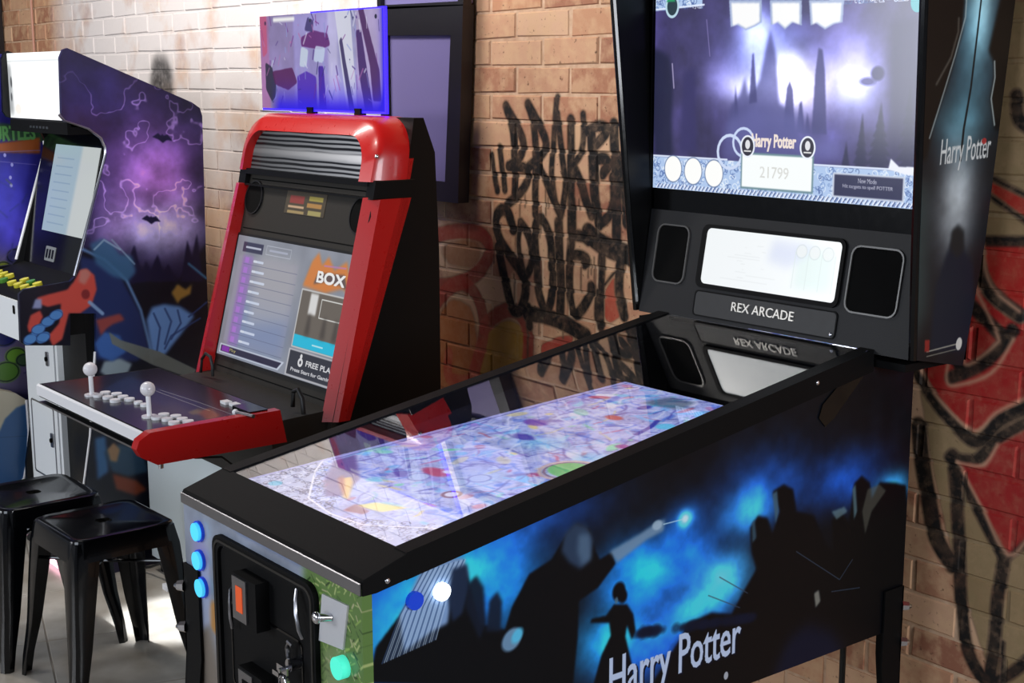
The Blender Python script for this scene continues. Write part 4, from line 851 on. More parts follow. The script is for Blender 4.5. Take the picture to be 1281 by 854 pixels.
# ==== RED ARCADE CABINET
rx0, rx1 = -3.80, -3.07; rcx = (rx0+rx1)/2
red = thing('arcade_cabinet', 'red-framed black arcade cabinet with slanted game-list screen and white joysticks', 'arcade machine', (rcx,2.0,.50))
lean = .255
prof = [(1.86,.505),(1.86,.79),(2.06,1.40),(2.085,1.550),(2.115,1.550),(2.15,1.46),(2.16,1.2),(2.16,.505)]
prism('body', prof, lambda u,v: (rx0+.012,u,v), (rx1-rx0-.012,0,0), M_inner, red, .004)
prism('lower_body', [(1.66,.62),(1.66,.80),(1.86,.81),(1.86,.62)], lambda u,v: (rx0+.03,u,v), (rx1-rx0-.06,0,0), M_bezel, red, .004)
rc3, rcn = lerp_to3((0,1.825,.78), (1,0,0), (0,.255,1)); rcn = Vector(rcn); rcn = -rcn if rcn.y > 0 else rcn
prism('bezel', [(rx0+.03,-.02),(rx1-.01,-.02),(rx1-.01,.63),(rx0+.03,.63)], rc3, -rcn*.012, M_bezel, red, .002)
for t in (.045,.455,.60): prism('bezel_groove', [(rx0+.05,t),(rx1-.04,t),(rx1-.04,t+.003),(rx0+.05,t+.003)], rc3, rcn*.0012, M_hole, red)
# screen
rs_ = Canvas(-3.762,.078,-3.098,.434,1250,(142,146,158))
A_ = lambda x,y: (-3.762+x*.664/100, .078+y*.356/100)   # percent of the screen
rs_.a *= (.85+.3*fbm(rs_.h,rs_.w,120,3))[...,None]
rs_.poly([A_(4,12),A_(56,12),A_(56,84),A_(4,84)], (150,150,166), 1, soft=.003)
rs_.poly([A_(10,8),A_(56,8),A_(56,50),A_(10,50)], (118,140,186), .6, soft=.03)
rs_.poly([A_(8,10),A_(17,10),A_(17,84),A_(8,84)], (150,110,190), .7, soft=.006)
rs_.poly([A_(22,30),A_(55,40),A_(56,86),A_(24,88)], (178,176,180), .6, soft=.02)
for k in range(9):
    y = 80-k*8.2; rs_.line([A_(9,y-2.6),A_(56,y-2.6)], .0012, (92,98,124), .8)
    rs_.poly([A_(10,y-1.6),A_(13.5,y-1.6),A_(13.5,y+3),A_(10,y+3)], (178,120,215), .8)
    rs_.line([A_(18,y+.6),A_(20.5,y+.6)], .007, (225,232,245), .9); rs_.line([A_(21.3,y+.6),A_(26+(k*37%5),y+.6)], .007, (215,225,245), .85)
rs_.poly([A_(6,87),A_(24,87),A_(24,95),A_(6,95)], (60,60,86), 1); rs_.line([A_(9,91),A_(22,91)], .006, (220,225,240), .8)
rs_.line([A_(27,88),A_(48,88),A_(48,95),A_(27,95),A_(27,88)], .0016, (205,210,225), .8); rs_.line([A_(30,91.5),A_(45,91.5)], .006, (180,185,205), .8)
rs_.poly([A_(2,2),A_(55,2),A_(59,9.5),A_(2,9.5)], (200,208,225), 1); rs_.poly([A_(3,3.2),A_(54,3.2),A_(57,8.4),A_(3,8.4)], (44,40,66), 1); rs_.poly([A_(4,3.5),A_(11,3.5),A_(11,8),A_(4,8)], (130,60,170), 1); rs_.text('Play', A_(11.5,4.2), A_(17,4.2), .011, (235,220,120))
rs_.poly([A_(62,70),A_(66,90),A_(70,97),A_(74,88),A_(78,95),A_(84,86),A_(92,94),A_(96,82),A_(99,70),A_(92,74),A_(80,68)], (222,130,58), .9, soft=.005)
rs_.poly([A_(70,73),A_(72,82),A_(92,84),A_(96,73),A_(90,76),A_(78,76)], (90,80,86), .9, soft=.003)
rs_.text('BOX', A_(72,75), A_(93,75), .030, (245,245,245), 1, .002); rs_.line([A_(76,88),A_(92,89)], .005, (190,130,190), .7)
rs_.poly([A_(62,23),A_(99.5,23),A_(99.5,68),A_(62,68)], (205,205,205), 1); rs_.poly([A_(62.8,24),A_(99.5,24),A_(99.5,67),A_(62.8,67)], (108,100,92), 1)
rs_.poly([A_(62.8,24),A_(99.5,24),A_(99.5,33),A_(62.8,33)], (40,190,225), 1); rs_.line([A_(78,28),A_(86,28)], .004, (190,235,245))
rs_.line([A_(79,49),A_(97,49),A_(97,63),A_(79,63),A_(79,49)], .003, (225,225,222)); rs_.poly([A_(70,50),A_(76,50),A_(76,66),A_(70,66)], (235,235,235), .9, soft=.003)
for x in (70,82,91): rs_.poly([A_(x,34),A_(x+4,34),A_(x+3,50),A_(x+1,50)], (66,60,56), .7, soft=.006)
rs_.poly([A_(61,1),A_(99.5,1),A_(99.5,21.5),A_(61,21.5)], (190,190,196), 1); rs_.poly([A_(62,2),A_(99.5,2),A_(99.5,20.5),A_(62,20.5)], (52,54,64), 1)
rs_.text('FREE PLAY', A_(76,11.5), A_(98,11.5), .014, (225,225,228), 1, .0006); rs_.ell(A_(71.5,13), .013,.012,(225,225,228)); rs_.ell(A_(71.5,13), .005,.005,(52,54,64)); rs_.ell(A_(71.5,17.5),.006,.007,(225,225,228)); rs_.text('Press Start for Gaming', A_(65,4.5), A_(97,4.5), .012, (220,220,225), 1, .0004)
slab('screen', rs_, art_mat('game_list_screen', rs_, .12, emit=.85), rc3, rcn*.003, red)
ringprism('screen_edge', rrect(-3.768,.072,-3.092,.440,.004), rrect(-3.761,.079,-3.099,.433,.002), rc3, rcn*.005, M_panel, red)
# speakers and sticker
for q in [(-3.714,0.5475),(-3.1311,0.5368)]:
    s = cyl('speaker', Vector(rc3(*q)), Vector(rc3(*q))+rcn*.004, .046, M_hole, red, n=28)
    bm = bm_new(); add_ringprism(bm, [(q[0]+.050*math.cos(a*PI/14),q[1]+.050*math.sin(a*PI/14)) for a in range(28)], [(q[0]+.046*math.cos(a*PI/14),q[1]+.046*math.sin(a*PI/14)) for a in range(28)], rc3, rcn*.006); finish(bm, 'speaker_ring', M_panel, s)
sq = [(-3.5297,0.5823),(-3.3204,0.5818),(-3.314,0.5187),(-3.5183,0.5168)]
sc_ = Canvas(min(p[0] for p in sq), min(p[1] for p in sq), max(p[0] for p in sq), max(p[1] for p in sq), 1400, (74,66,54))
W_ = sc_.u1-sc_.u0; H_ = sc_.v1-sc_.v0
for x, y, w2, h2, c in ((.1,.45,.36,.32,(130,60,56)),(.08,.25,.4,.10,(180,150,120)),(.58,.62,.34,.2,(150,138,70)),(.55,.34,.36,.18,(160,120,70)),(.08,.02,.42,.12,(150,130,90)),(.6,.02,.32,.2,(150,140,90))):
    sc_.poly([(sc_.u0+x*W_,sc_.v0+y*H_),(sc_.u0+(x+w2)*W_,sc_.v0+y*H_),(sc_.u0+(x+w2)*W_,sc_.v0+(y+h2)*H_),(sc_.u0+x*W_,sc_.v0+(y+h2)*H_)], c, 1)
slab('sticker', sc_, art_mat('sticker_art', sc_, .3), rc3, rcn*.0015, red)
# red rails
for x0, x1, s in ((rx0-.005,rx0+.035,-1),(rx1-.032,rx1,1)):
    outl = [(1.803,.780),(1.945,1.350),(2.075,1.350),(1.872,.780)] if s > 0 else [(1.775,.774),(1.937,1.350),(1.98,1.350),(1.82,.780)]
    bm = bm_new(); a = [bm.verts.new((x0,u,v)) for u,v in outl]; b = [bm.verts.new((x1,u,v)) for u,v in outl]
    for q in ((b if s > 0 else a)[0],(b if s > 0 else a)[1]): q.co.y += .034 if s > 0 else .012
    bm.faces.new(a); bm.faces.new(b[::-1])
    for i in range(4): bm.faces.new((a[i],b[i],b[(i+1)%4],a[(i+1)%4]))
    finish(bm, 'side_rail', M_red, red, .006, True, 3)
# black joint band
ringprism('joint_band', rrect(rx0-.004,1.345,rx1+.002,1.394,.004), rrect(rx0+.035,1.35,rx1-.035,1.389,.002), lambda u,v: (u,1.955+(v-1.35)*.2,v), (0,.12,0), M_inner, red)
# red hood
def hood(o, n=8):
    x0, x1, zt, r = rx0-.01+o, rx1-o, 1.552-o*.9, .105-o*.6
    pts = [(x1,1.39),(x1,zt-r)]+[(x1-r+r*math.cos(i*PI/2/n), zt-r+r*math.sin(i*PI/2/n)) for i in range(1,n+1)]
    pts += [(x0+r-r*math.sin(i*PI/2/n), zt-r+r*math.cos(i*PI/2/n)) for i in range(n+1)]+[(x0,1.39)]
    return pts
O_, I_ = hood(0), hood(.052)
bm = bm_new(); n = len(O_)
def hoody(z, d): return 1.945+(z-1.39)*.22+d
rows = []
for P_, d in ((I_, .0),(O_, .012),(O_, .035),(O_, .125)): rows.append([bm.verts.new((p[0]+(0 if P_ is I_ else 0), hoody(p[1],d), p[1])) for p in P_])
rows.append([bm.verts.new((p[0], hoody(p[1],.125), p[1])) for p in I_])
for q in rows[1]: q.co.x = rcx+(q.co.x-rcx)*.965; q.co.z = 1.39+(q.co.z-1.39)*.93
rows.append(rows[0])
for a, b in zip(rows, rows[1:]):
    for i in range(n-1): bm.faces.new((a[i],a[i+1],b[i+1],b[i]))
for k in (0,n-1): bm.faces.new([rows[j][k] for j in range(5)])
finish(bm, 'marquee_hood', M_red, red, 0, True)
sphere('screw', (rx1-.006,hoody(1.45,.015),1.455), .006, M_chrome, red)
# marquee: shutter reflection painted on as pale and dark wavy slats
mc = Canvas(-3.765,1.385,-3.115,1.512,1100,(150,152,158))
for k in range(10):
    y = 1.390+k*.0125; c = 10 if k not in (4,) else 130
    pts = [(-3.765+i*.065, y+.0008*math.sin(i*1.7+k)) for i in range(11)]
    mc.line(pts, .0048 if k%2 else .0066, (c-10,c-8,c), .95)
mc.poly([(-3.765,1.437),(-3.115,1.434),(-3.115,1.455),(-3.765,1.456)], (212,212,216), .85, soft=.003)
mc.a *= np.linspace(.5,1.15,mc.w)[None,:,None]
slab('marquee', mc, art_mat('reflected_slats_marquee', mc, .25, emit=.9, spec=.2), lambda u,v: (u,1.972+(v-1.39)*.22,v), (0,.006,0), red)
prism('marquee_lip', [(rx0+.03,1.378),(rx1-.03,1.378),(rx1-.03,1.394),(rx0+.03,1.394)], lambda u,v: (u,1.958,v), (0,.02,0), M_inner, red)
# control panel
CX0, CX1, CY0, CY1, CZ = -3.765, -3.065, 1.305, 1.660, .835
cpb = prism('control_panel', [(CY0+.006,.80),(CY0+.006,CZ),(CY1,CZ),(CY1,.79),(CY0+.10,.765)], lambda u,v: (CX0,u,v), (CX1-CX0,0,0), M_black, red, .002)
prism('panel_trim', [(CY0,.806),(CY0,.832),(CY0+.006,.836),(CY0+.006,.806)], lambda u,v: (CX0,u,v), (CX1-CX0,0,0), M_white, red, .001)['label'] = 'pale satin front edge strip'
prism('trim_line', [(CY0+.001,.784),(CY0+.001,.789),(CY0+.02,.789),(CY0+.02,.784)], lambda u,v: (CX0+.01,u,v), (CX1-CX0-.02,0,0), M_steel, red)
side_cap = [(CY0+.006,.842),(CY0-.022,.826),(CY0-.030,.806),(CY0-.018,.785),(CY0+.02,.762),(1.668,.762),(1.652,.846)]
prism('side_cap', side_cap, lambda u,v: (CX1-.002,u,v), (.030,0,0), M_red, red, .006, smooth=True)
cc = Canvas(CX0+.01,CY0+.012,CX1-.01,CY1-.006,900,(26,23,24))
cc.poly([(-3.5506,1.3869),(-3.7123,1.5448),(-3.0853,1.566),(-3.0108,1.4643),(-3.3999,1.4545)], (34,42,74), .8, soft=.01); cc.poly([(-3.2328,1.381),(-3.3183,1.4834),(-3.0256,1.5351),(-2.9753,1.4466)], (60,58,62), .7, soft=.01)
cc.poly([(-3.183,1.4979),(-3.211,1.5464),(-3.1148,1.529),(-3.0714,1.4776)], (150,78,44), .9, soft=.006); cc.poly([(-3.1954,1.4823),(-3.2262,1.5274),(-3.1756,1.5072),(-3.1566,1.4766)], (130,110,70), .8, soft=.004)
for pts in ([(-3.5706,1.5205),(-3.4051,1.5233),(-3.179,1.5306)], [(-3.4818,1.5357),(-3.2757,1.5515),(-3.0282,1.5579)]): cc.line(pts, .003, (170,165,160), .8)
slab('panel_overlay', cc, art_mat('control_panel_art', cc, .2), lambda u,v: (u,v,CZ), (0,0,.001), red)
def joystick(b):
    c = Vector((b[0],b[1],CZ+.001)); j = cyl('joystick', c, c+Vector((0,0,.004)), .019, M_ball, red)
    cyl('shaft', c, c+Vector((-.002,0,.056)), .006, M_white, j); sphere('ball_top', c+Vector((-.002,0,.070)), .0185, M_ball, j)
for b in [(-3.5293,1.3675),(-3.2084,1.3847)]: joystick(b)
for x, y in [(-3.5051,1.375),(-3.5209,1.401),(-3.467,1.3853),(-3.4888,1.4183),(-3.4199,1.3852),(-3.4468,1.4181),(-3.4099,1.4197)]+[(-3.1773,1.3905),(-3.1942,1.4159),(-3.1467,1.4026),(-3.1603,1.4318),(-3.1024,1.3999),(-3.1237,1.4314),(-3.0914,1.4318)]+[(-3.3612,1.4224),(-3.3256,1.424)]:
    b = cyl('button', (x,y,CZ+.001), (x,y,CZ+.008), .0135 if (x,y) not in [(-3.3612,1.4224),(-3.3256,1.424)] else .011, M_white, red, n=16, bevel=.0015)
q = [(-3.1238,1.586),(-3.0337,1.6174)]
box('coin_box', (q[0][0]-.02,q[0][1]-.01,CZ), (q[0][0]+.07,q[0][1]+.04,CZ+.014), M_gloss, red, .003)
cyl('metal_peg', (q[0][0]+.035,q[0][1]-.03,CZ+.010), (q[0][0]+.11,q[0][1]-.02,CZ+.012), .005, M_steel, red); sphere('peg_tip', (q[0][0]+.035,q[0][1]-.03,CZ+.010), .008, M_white, red)
for p in [(-3.2253,1.6002),(-3.1868,1.6052)]: box('white_key', (p[0]-.014,p[1]-.01,CZ+.001), (p[0]+.014,p[1]+.01,CZ+.008), M_white, red, .002)
tube('cable_loop', [(-3.70,1.76,.82),(-3.69,1.76,.86),(-3.665,1.76,.88),(-3.635,1.76,.875),(-3.625,1.76,.85),(-3.625,1.76,.82)], .0045, M_cable, red)
tube('cable_loop', [(-3.15,1.75,.82),(-3.145,1.75,.86),(-3.12,1.75,.87),(-3.10,1.75,.85),(-3.095,1.75,.81)], .006, M_cable, red)
q = [(1.3546,0.7628)][0]; cyl('foot_knob', (CX1-.01,CY0+.045,.764), (CX1-.01,CY0+.045,.742), .006, M_chrome, red)
tube('under_cable', [(-3.10,1.40,.765),(-3.10,1.45,.745),(-3.10,1.52,.735),(-3.10,1.56,.70),(-3.10,1.60,.70)], .003, M_cable, red)
# plinth under the cabinet
pln = thing('plinth', 'light grey plinth box under the red arcade cabinet', 'plinth', (-3.75,2.16,0))
box('box_body', (-4.39,1.88,.055), (-3.06,2.46,.50), M_grey, pln, .004); box('kick_board', (-4.37,1.90,0), (-3.08,2.45,.055), M_panel, pln, .001)
fc = tube('floor_cable', [(-4.42,1.84,.008),(-4.35,1.855,.03),(-4.28,1.86,.06),(-4.2,1.865,.035),(-4.1,1.85,.008),(-3.9,1.86,.008)], .005, M_cable); tag(fc, 'black cable lying along the foot of the grey plinth', 'cable')
plg = box('plug', (-4.205,1.83,.0), (-4.165,1.85,.018), M_white, None, .008, smooth=True, seg=3); tag(plg, 'small white plug lying on the floor before the grey plinth', 'plug')
# illuminated topper standing on the red cabinet
tq = [(-3.9228,1.8413),(-3.2264,1.825),(-3.2276,1.5562),(-3.9176,1.5605)]
tx0, tx1, tz0, tz1 = -3.910, -3.232, 1.563, 1.834
topper = thing('light_panel', 'purple and blue glowing acrylic picture panel standing on the red arcade cabinet', 'illuminated sign', (-3.57,2.1,1.552))
tp = Canvas(tx0,tz0,tx1,tz1,900,(186,180,226))
B_ = lambda x,y: (tx0+x*(tx1-tx0)/100, tz0+y*(tz1-tz0)/100)
tp.a *= (.55+.6*fbm(tp.h,tp.w,70,4))[...,None]*np.array((.95,.9,1.1))
for a0, a1, c in ((0,8,(190,110,150)),(8,30,(150,135,170)),(30,58,(178,170,224)),(58,66,(225,225,245)),(66,80,(185,190,220)),(80,100,(214,196,222))): tp.poly([B_(a0,0),B_(a1,0),B_(a1,100),B_(a0,100)], c, .6, soft=.006)
for pts, c in (([(64,100),(72,0),(80,0),(76,100)],(230,232,245)),([(69,75),(73,40),(78,0),(74,0),(71,30),(67,70)],(50,40,90)),([(82,100),(86,100),(97,40),(98,10),(92,10),(90,45)],(70,30,90)),([(80,80),(84,80),(92,0),(86,0),(82,35)],(60,30,100)),
               ([(36,75),(46,82),(58,78),(60,66),(52,62),(36,66)],(96,30,110)),([(39,82),(42,96),(47,92),(46,80)],(60,50,110)),([(4,50),(10,45),(14,20),(10,5),(4,20)],(36,36,60)),([(10,40),(28,44),(32,28),(24,20),(12,26)],(86,26,84)),
               ([(50,45),(54,45),(56,0),(50,0)],(60,20,160)),([(32,35),(40,40),(48,34),(48,0),(32,0)],(80,40,180)),([(36,66),(34,45),(40,44),(42,62)],(210,225,240)),([(48,66),(46,50),(54,48),(56,64)],(205,220,245)),([(0,100),(6,100),(6,60),(2,55)],(200,90,130))):
    tp.poly([B_(*q) for q in pts], c, .85, soft=.004, rough=.5)
for k in range(90):
    x, y = random.uniform(2,98), random.uniform(3,97); tp.line([B_(x,y),B_(x+random.uniform(-3,3),y+random.uniform(-14,14))], random.uniform(.002,.007), random.choice([(60,30,120),(225,225,245),(120,50,140),(40,40,90),(150,160,220),(190,120,180)]), .6)
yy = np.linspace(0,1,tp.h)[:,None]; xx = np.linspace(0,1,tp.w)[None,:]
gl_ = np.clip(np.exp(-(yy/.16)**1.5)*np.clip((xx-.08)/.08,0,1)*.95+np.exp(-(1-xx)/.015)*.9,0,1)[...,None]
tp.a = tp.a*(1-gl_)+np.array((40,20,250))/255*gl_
tp.line([B_(13,95),B_(30,95)], .012, (255,255,255), 1, .004); tp.ell(B_(95,92), .006,.006,(40,40,70)); tp.ell(B_(5,92), .006,.006,(90,50,90)); tp.ell(B_(44,92),.005,.005,(50,50,80))
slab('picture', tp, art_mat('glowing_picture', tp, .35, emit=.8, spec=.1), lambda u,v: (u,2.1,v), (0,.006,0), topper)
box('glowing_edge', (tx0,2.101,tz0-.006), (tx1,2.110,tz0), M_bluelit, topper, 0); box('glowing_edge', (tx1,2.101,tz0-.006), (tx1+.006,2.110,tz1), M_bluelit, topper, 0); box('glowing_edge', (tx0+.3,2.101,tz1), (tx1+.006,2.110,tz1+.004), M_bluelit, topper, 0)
for x in (-3.36,-3.62): box('foot', (x-.015,2.094,1.5495), (x+.015,2.114,1.5695), M_inner, topper, .002)
box('backing', (tx0+.01,2.1065,tz0+.01), (tx1-.01,2.1085,tz1-.01), M_lit_panel, topper, 0)
# framed panel on the wall
fp = thing('picture_frame', 'large black-framed glossy panel, pale with reflected light, hanging on the brick wall', 'frame', (-3.6,2.52,1.29))
fx = lambda u,v: (u,2.475,v)
ringprism('frame', [(-3.83,1.285),(-3.418,1.285),(-3.385,1.86),(-3.83,1.87)], [(-3.79,1.345),(-3.484,1.345),(-3.448,1.775),(-3.79,1.782)], fx, (0,.04,0), M_frame, fp, .003)
prism('panel', [(-3.80,1.335),(-3.475,1.335),(-3.44,1.785),(-3.80,1.79)], lambda u,v: (u,2.488,v), (0,.01,0), M_lit_panel, fp)
prism('panel', [(-3.83,1.875),(-3.385,1.865),(-3.375,2.10),(-3.83,2.10)], lambda u,v: (u,2.49,v), (0,.02,0), M_lit_panel, fp)  # pale upper panel stands in for light reflected off black gloss
ringprism('frame', [(-3.84,1.862),(-3.384,1.857),(-3.368,2.12),(-3.84,2.12)], [(-3.82,1.875),(-3.41,1.87),(-3.395,2.10),(-3.82,2.10)], fx, (0,.03,0), M_frame, fp, .002)
# ==== PURPLE-ART ARCADE CABINET
BX1 = -4.45; BX0 = -5.01
bat = thing('arcade_cabinet', 'black arcade cabinet with purple moonlit-sky side art and bright white marquee', 'arcade machine', ((BX0+BX1)/2,1.9,0))
bp = [(1.6954,1.7418),(1.7086,1.7469),(2.1257,1.5732),(2.1539,1.5542),(2.1615,1.5275),(2.1536,1.026),(2.1519,0.7186),(2.1245,0.3795),(2.0597,0.159),(1.6709,0.1791),(1.677,0.2832),(1.7164,0.4877),(1.7443,0.6872),(1.7535,0.8949),(1.6681,0.9037),(1.6618,0.799),(1.5166,0.8161),(1.502,0.8282),(1.507,0.9819),(1.5232,0.9957),(1.6744,1.0078),(1.6939,1.0243),(1.8205,1.4054),(1.8195,1.4363),(1.8077,1.4648),(1.7669,1.4964),(1.6898,1.5232),(1.678,1.5409),(1.6836,1.7171)]
zmin = min(p[1] for p in bp)
bp = [(a, b if b > .26 else .0) for a,b in bp]
ba = Canvas(min(p[0] for p in bp)-.01, -.01, max(p[0] for p in bp)+.01, 1.78, 700, (26,20,62))
hh, ww_ = ba.h, ba.w
for q, rx, ry, c, k in (([(1.9738,1.387)][0],.18,.14,(110,60,140),.9),([(1.9845,1.3206)][0],.10,.10,(170,80,150),.55),([(1.9906,1.1605)][0],.13,.07,(190,180,220),.8),([(1.8546,1.2351)][0],.08,.09,(150,100,180),.5),([(1.7939,1.5972)][0],.1,.1,(30,24,90),.5),([(2.0801,1.2222)][0],.06,.08,(160,120,190),.5)): ba.add(q, rx, ry, c, k)
ln = np.exp(-(np.abs(fbm(hh,ww_,80,4)-.5)/.012)**2)*.5; yy = np.linspace(ba.v0,ba.v1,hh)[:,None]
ba.a += (ln*np.clip((yy-1.1)/.1,0,1)*np.clip((1.72-yy)/.15,0,1))[...,None]*np.array((.75,.6,.85))*.8
ba.add([(2.0315,1.1173)][0],.12,.07,(130,125,160),.45); ba.add([(1.8229,1.1583)][0],.06,.06,(120,90,140),.5)
ba.a *= (.55+.95*fbm(hh,ww_,50,5))[...,None]; gm = ba.a.mean(2, keepdims=True); ba.a = gm+(ba.a-gm)*.75
NB = (12,14,30)
ba.poly([(1.6778,1.0647),(1.7391,1.112),(1.8714,1.0356),(1.9023,0.9874),(1.9427,1.0027),(1.9815,0.9804),(2.0284,0.9953),(2.0449,0.9747),(2.1692,1.1075),(2.1185,-0.0299),(1.597,0.0834),(1.495,0.7979),(1.5084,1.0022)], NB, 1, soft=.006)
for p in ([(1.8683,0.9798),(1.8821,1.0801),(1.8977,1.1108),(1.911,1.0457),(1.9304,0.9849)], [(2.0565,0.9737),(2.0866,1.1134),(2.1013,1.0522),(2.1228,1.1327),(2.139,0.9663)], [(1.9136,0.9864),(1.9341,1.0546),(1.9493,1.0211),(1.9776,1.0727),(1.9946,1.0118),(2.0131,1.0374),(2.0449,0.9747)]): ba.poly(p, (22,20,52), 1, soft=.003)
for c0, sz in (([(1.9608,1.1891)][0],.028),([(2.014,1.4567)][0],.03)):
    ba.poly([(c0[0]-sz*1.2,c0[1]+.2*sz),(c0[0]-.5*sz,c0[1]+.6*sz),(c0[0]-.15*sz,c0[1]+.3*sz),(c0[0],c0[1]+.5*sz),(c0[0]+.15*sz,c0[1]+.3*sz),(c0[0]+.6*sz,c0[1]+.4*sz),(c0[0]+1.2*sz,c0[1]-.3*sz),(c0[0]+.5*sz,c0[1]-.2*sz),(c0[0],c0[1]-.5*sz),(c0[0]-.5*sz,c0[1]-.1*sz)], (26,22,60), 1, soft=.002)
# generic blue swirls, rocks and a red shape in the foreground of the print
BL = (104,146,208)
ba.poly([(1.711,1.0881),(1.7636,1.0709),(1.8423,1.0114),(1.9054,0.8846),(1.9351,0.7448),(1.8824,0.7184),(1.7447,0.741),(1.6987,0.8795)], (34,46,92), 1, soft=.006)
ba.line([(1.7229,1.108),(1.7908,1.0713),(1.8637,0.9962),(1.9085,0.8897),(1.9334,0.767),(1.9391,0.7113)], .010, (96,130,176), .9, .004)
ba.poly([(1.7452,1.1246),(1.7892,1.1397),(1.8207,1.1191),(1.8462,1.0828),(1.8874,1.0743),(1.8985,1.02),(1.8689,0.9904),(1.8149,1.0138),(1.7629,1.0578)], (60,100,140), .9, soft=.006)
for k in range(5): ba.line([(1.8215,1.1322),(1.8943,1.0471),(1.9023,0.9874)][:2] if k%2 else [(1.7602,1.1052),(1.7943,1.1341),(1.8471,1.0986)], .004, (150,180,205), .5, .003)
ba.poly([(1.9265,0.8552),(1.9486,0.8965),(1.992,0.9031),(2.0495,0.8891),(2.1009,0.8506),(2.0446,0.7872),(1.9831,0.7252),(1.9397,0.7222)], BL, 1, soft=.006)
for pts in ([(1.9532,0.8742),(1.9736,0.8228),(1.9579,0.742)], [(1.9941,0.8864),(2.015,0.8403),(1.9881,0.7661)], [(2.0401,0.8763),(2.0497,0.8311),(2.012,0.7799)], [(2.0801,0.85),(2.1229,0.8762),(2.1476,0.8932)], [(1.9873,0.7496),(2.0126,0.7909),(2.1212,0.8401)]): ba.line(pts, .006, (44,66,120), .9, .003)
ba.poly([(2.0198,0.9387),(2.0445,0.9665),(2.0727,0.9447),(2.0971,0.9618),(2.0896,0.9266),(2.0536,0.9135),(2.0412,0.8982)], (170,130,60), .9, soft=.004); ba.line([(2.0886,1.0313),(2.1514,0.9763)], .008, (70,130,170), .8, .004)
ba.poly([(1.7716,0.7322),(1.8272,0.7361),(1.868,0.712),(1.8462,0.6738),(1.7902,0.6703),(1.756,0.6991)], (150,170,180), .9, soft=.004); ba.poly([(1.7423,0.7948),(1.7772,0.831),(1.8313,0.8115),(1.8506,0.755),(1.799,0.7288),(1.7589,0.75)], (60,100,170), .95, soft=.004)
ba.poly([(1.7936,0.8292),(1.8306,0.798),(1.9694,0.7407),(2.0981,0.6632),(2.0817,0.6315),(1.9385,0.7003),(1.8023,0.7878)], (108,114,110), .95, soft=.002)
RS = (196,76,66)
ba.poly([(1.5622,0.9663),(1.5988,0.9732),(1.6623,0.9828),(1.6849,1.0068),(1.7083,1.0414),(1.7298,1.0448),(1.7554,1.0216),(1.7608,0.9737),(1.7389,0.9229),(1.6999,0.9004),(1.6628,0.9043),(1.6563,0.884),(1.6367,0.823),(1.6039,0.8032),(1.5904,0.8388),(1.6294,0.8763),(1.6385,0.9381),(1.5962,0.932),(1.566,0.9453)], RS, 1, soft=.003)
ba.poly([(1.5257,0.8772),(1.5382,0.912),(1.5698,0.9243),(1.5788,0.9026),(1.5556,0.8635),(1.5294,0.8561)], RS, 1, soft=.003); ba.poly([(1.7083,1.0414),(1.7298,1.0448),(1.745,1.0278),(1.7214,0.9931),(1.7008,1.0054)], (190,120,110), 1, soft=.004)
ba.poly([(1.5446,0.932),(1.5568,0.9617),(1.5772,0.9597),(1.5753,0.9289)], (140,150,190), 1, soft=.003)
ba.poly([(1.7523,0.8737),(1.8354,0.8864),(1.8509,0.8633),(1.8059,0.852),(1.7831,0.8384),(1.7655,0.8189)], (150,66,60), .9, soft=.004); ba.line([(1.7341,0.9339),(1.7752,0.8926)], .012, (130,160,200), .9, .003)
ba.ell([(1.7223,0.9615)][0], .014,.016,(120,40,44),.9,.006)
for c0 in [(1.5332,0.8349),(1.5608,0.863),(1.5933,0.8854),(1.5746,0.8354),(1.6206,0.9034)]: ba.ell(c0, .024,.016,(82,136,200),1,.004,rot=.5); ba.ring(c0,.022,.003,(36,66,130),.7,ry=.015)
ba.poly([(1.7241,0.4783),(1.7629,0.4803),(1.767,0.3554),(1.7269,0.3348)], (60,104,150), 1, soft=.006); ba.poly([(1.7543,0.4267),(1.8112,0.445),(1.8837,0.4192),(1.908,0.3306),(1.8331,0.327),(1.7781,0.3534)], (44,72,96), 1, soft=.006)
ba.poly([(1.7658,0.4331),(1.7893,0.4541),(1.8102,0.4257),(1.7966,0.3836),(1.7747,0.3929)], (170,130,90), .9, soft=.004); ba.poly([(1.7777,0.3479),(1.8608,0.3108),(1.899,0.2699),(1.8578,0.2549),(1.7886,0.2902)], (140,64,36), .9, soft=.006)
M_bat = art_mat('purple_sky_side_art', ba, .28, coat=.1)
slab('side_panel', ba, M_bat, lambda u,v: (BX1,u,v), (-.016,0,0), bat, bp)
prism('side_panel', bp, lambda u,v: (BX0,u,v), (.016,0,0), M_inner, bat)
# white edge moulding on both side panels
edge = [(1.6754,1.541),(1.6898,1.5232),(1.7669,1.4964),(1.8077,1.4648),(1.8195,1.4363),(1.8205,1.4054),(1.6939,1.0243)]
for X in (BX1-.008,BX0+.008): tube('edge_moulding', [(X,u-.002,v) for u,v in (edge if X > BX1-.1 else edge[4:])], .0055, M_white if X < BX1-.1 else M_steel, bat)
tube('edge_moulding', [(BX1-.008,u-.003,v) for u,v in [(1.7489,0.7673),(1.7164,0.4877),(1.677,0.2832)]], .004, M_white, bat)
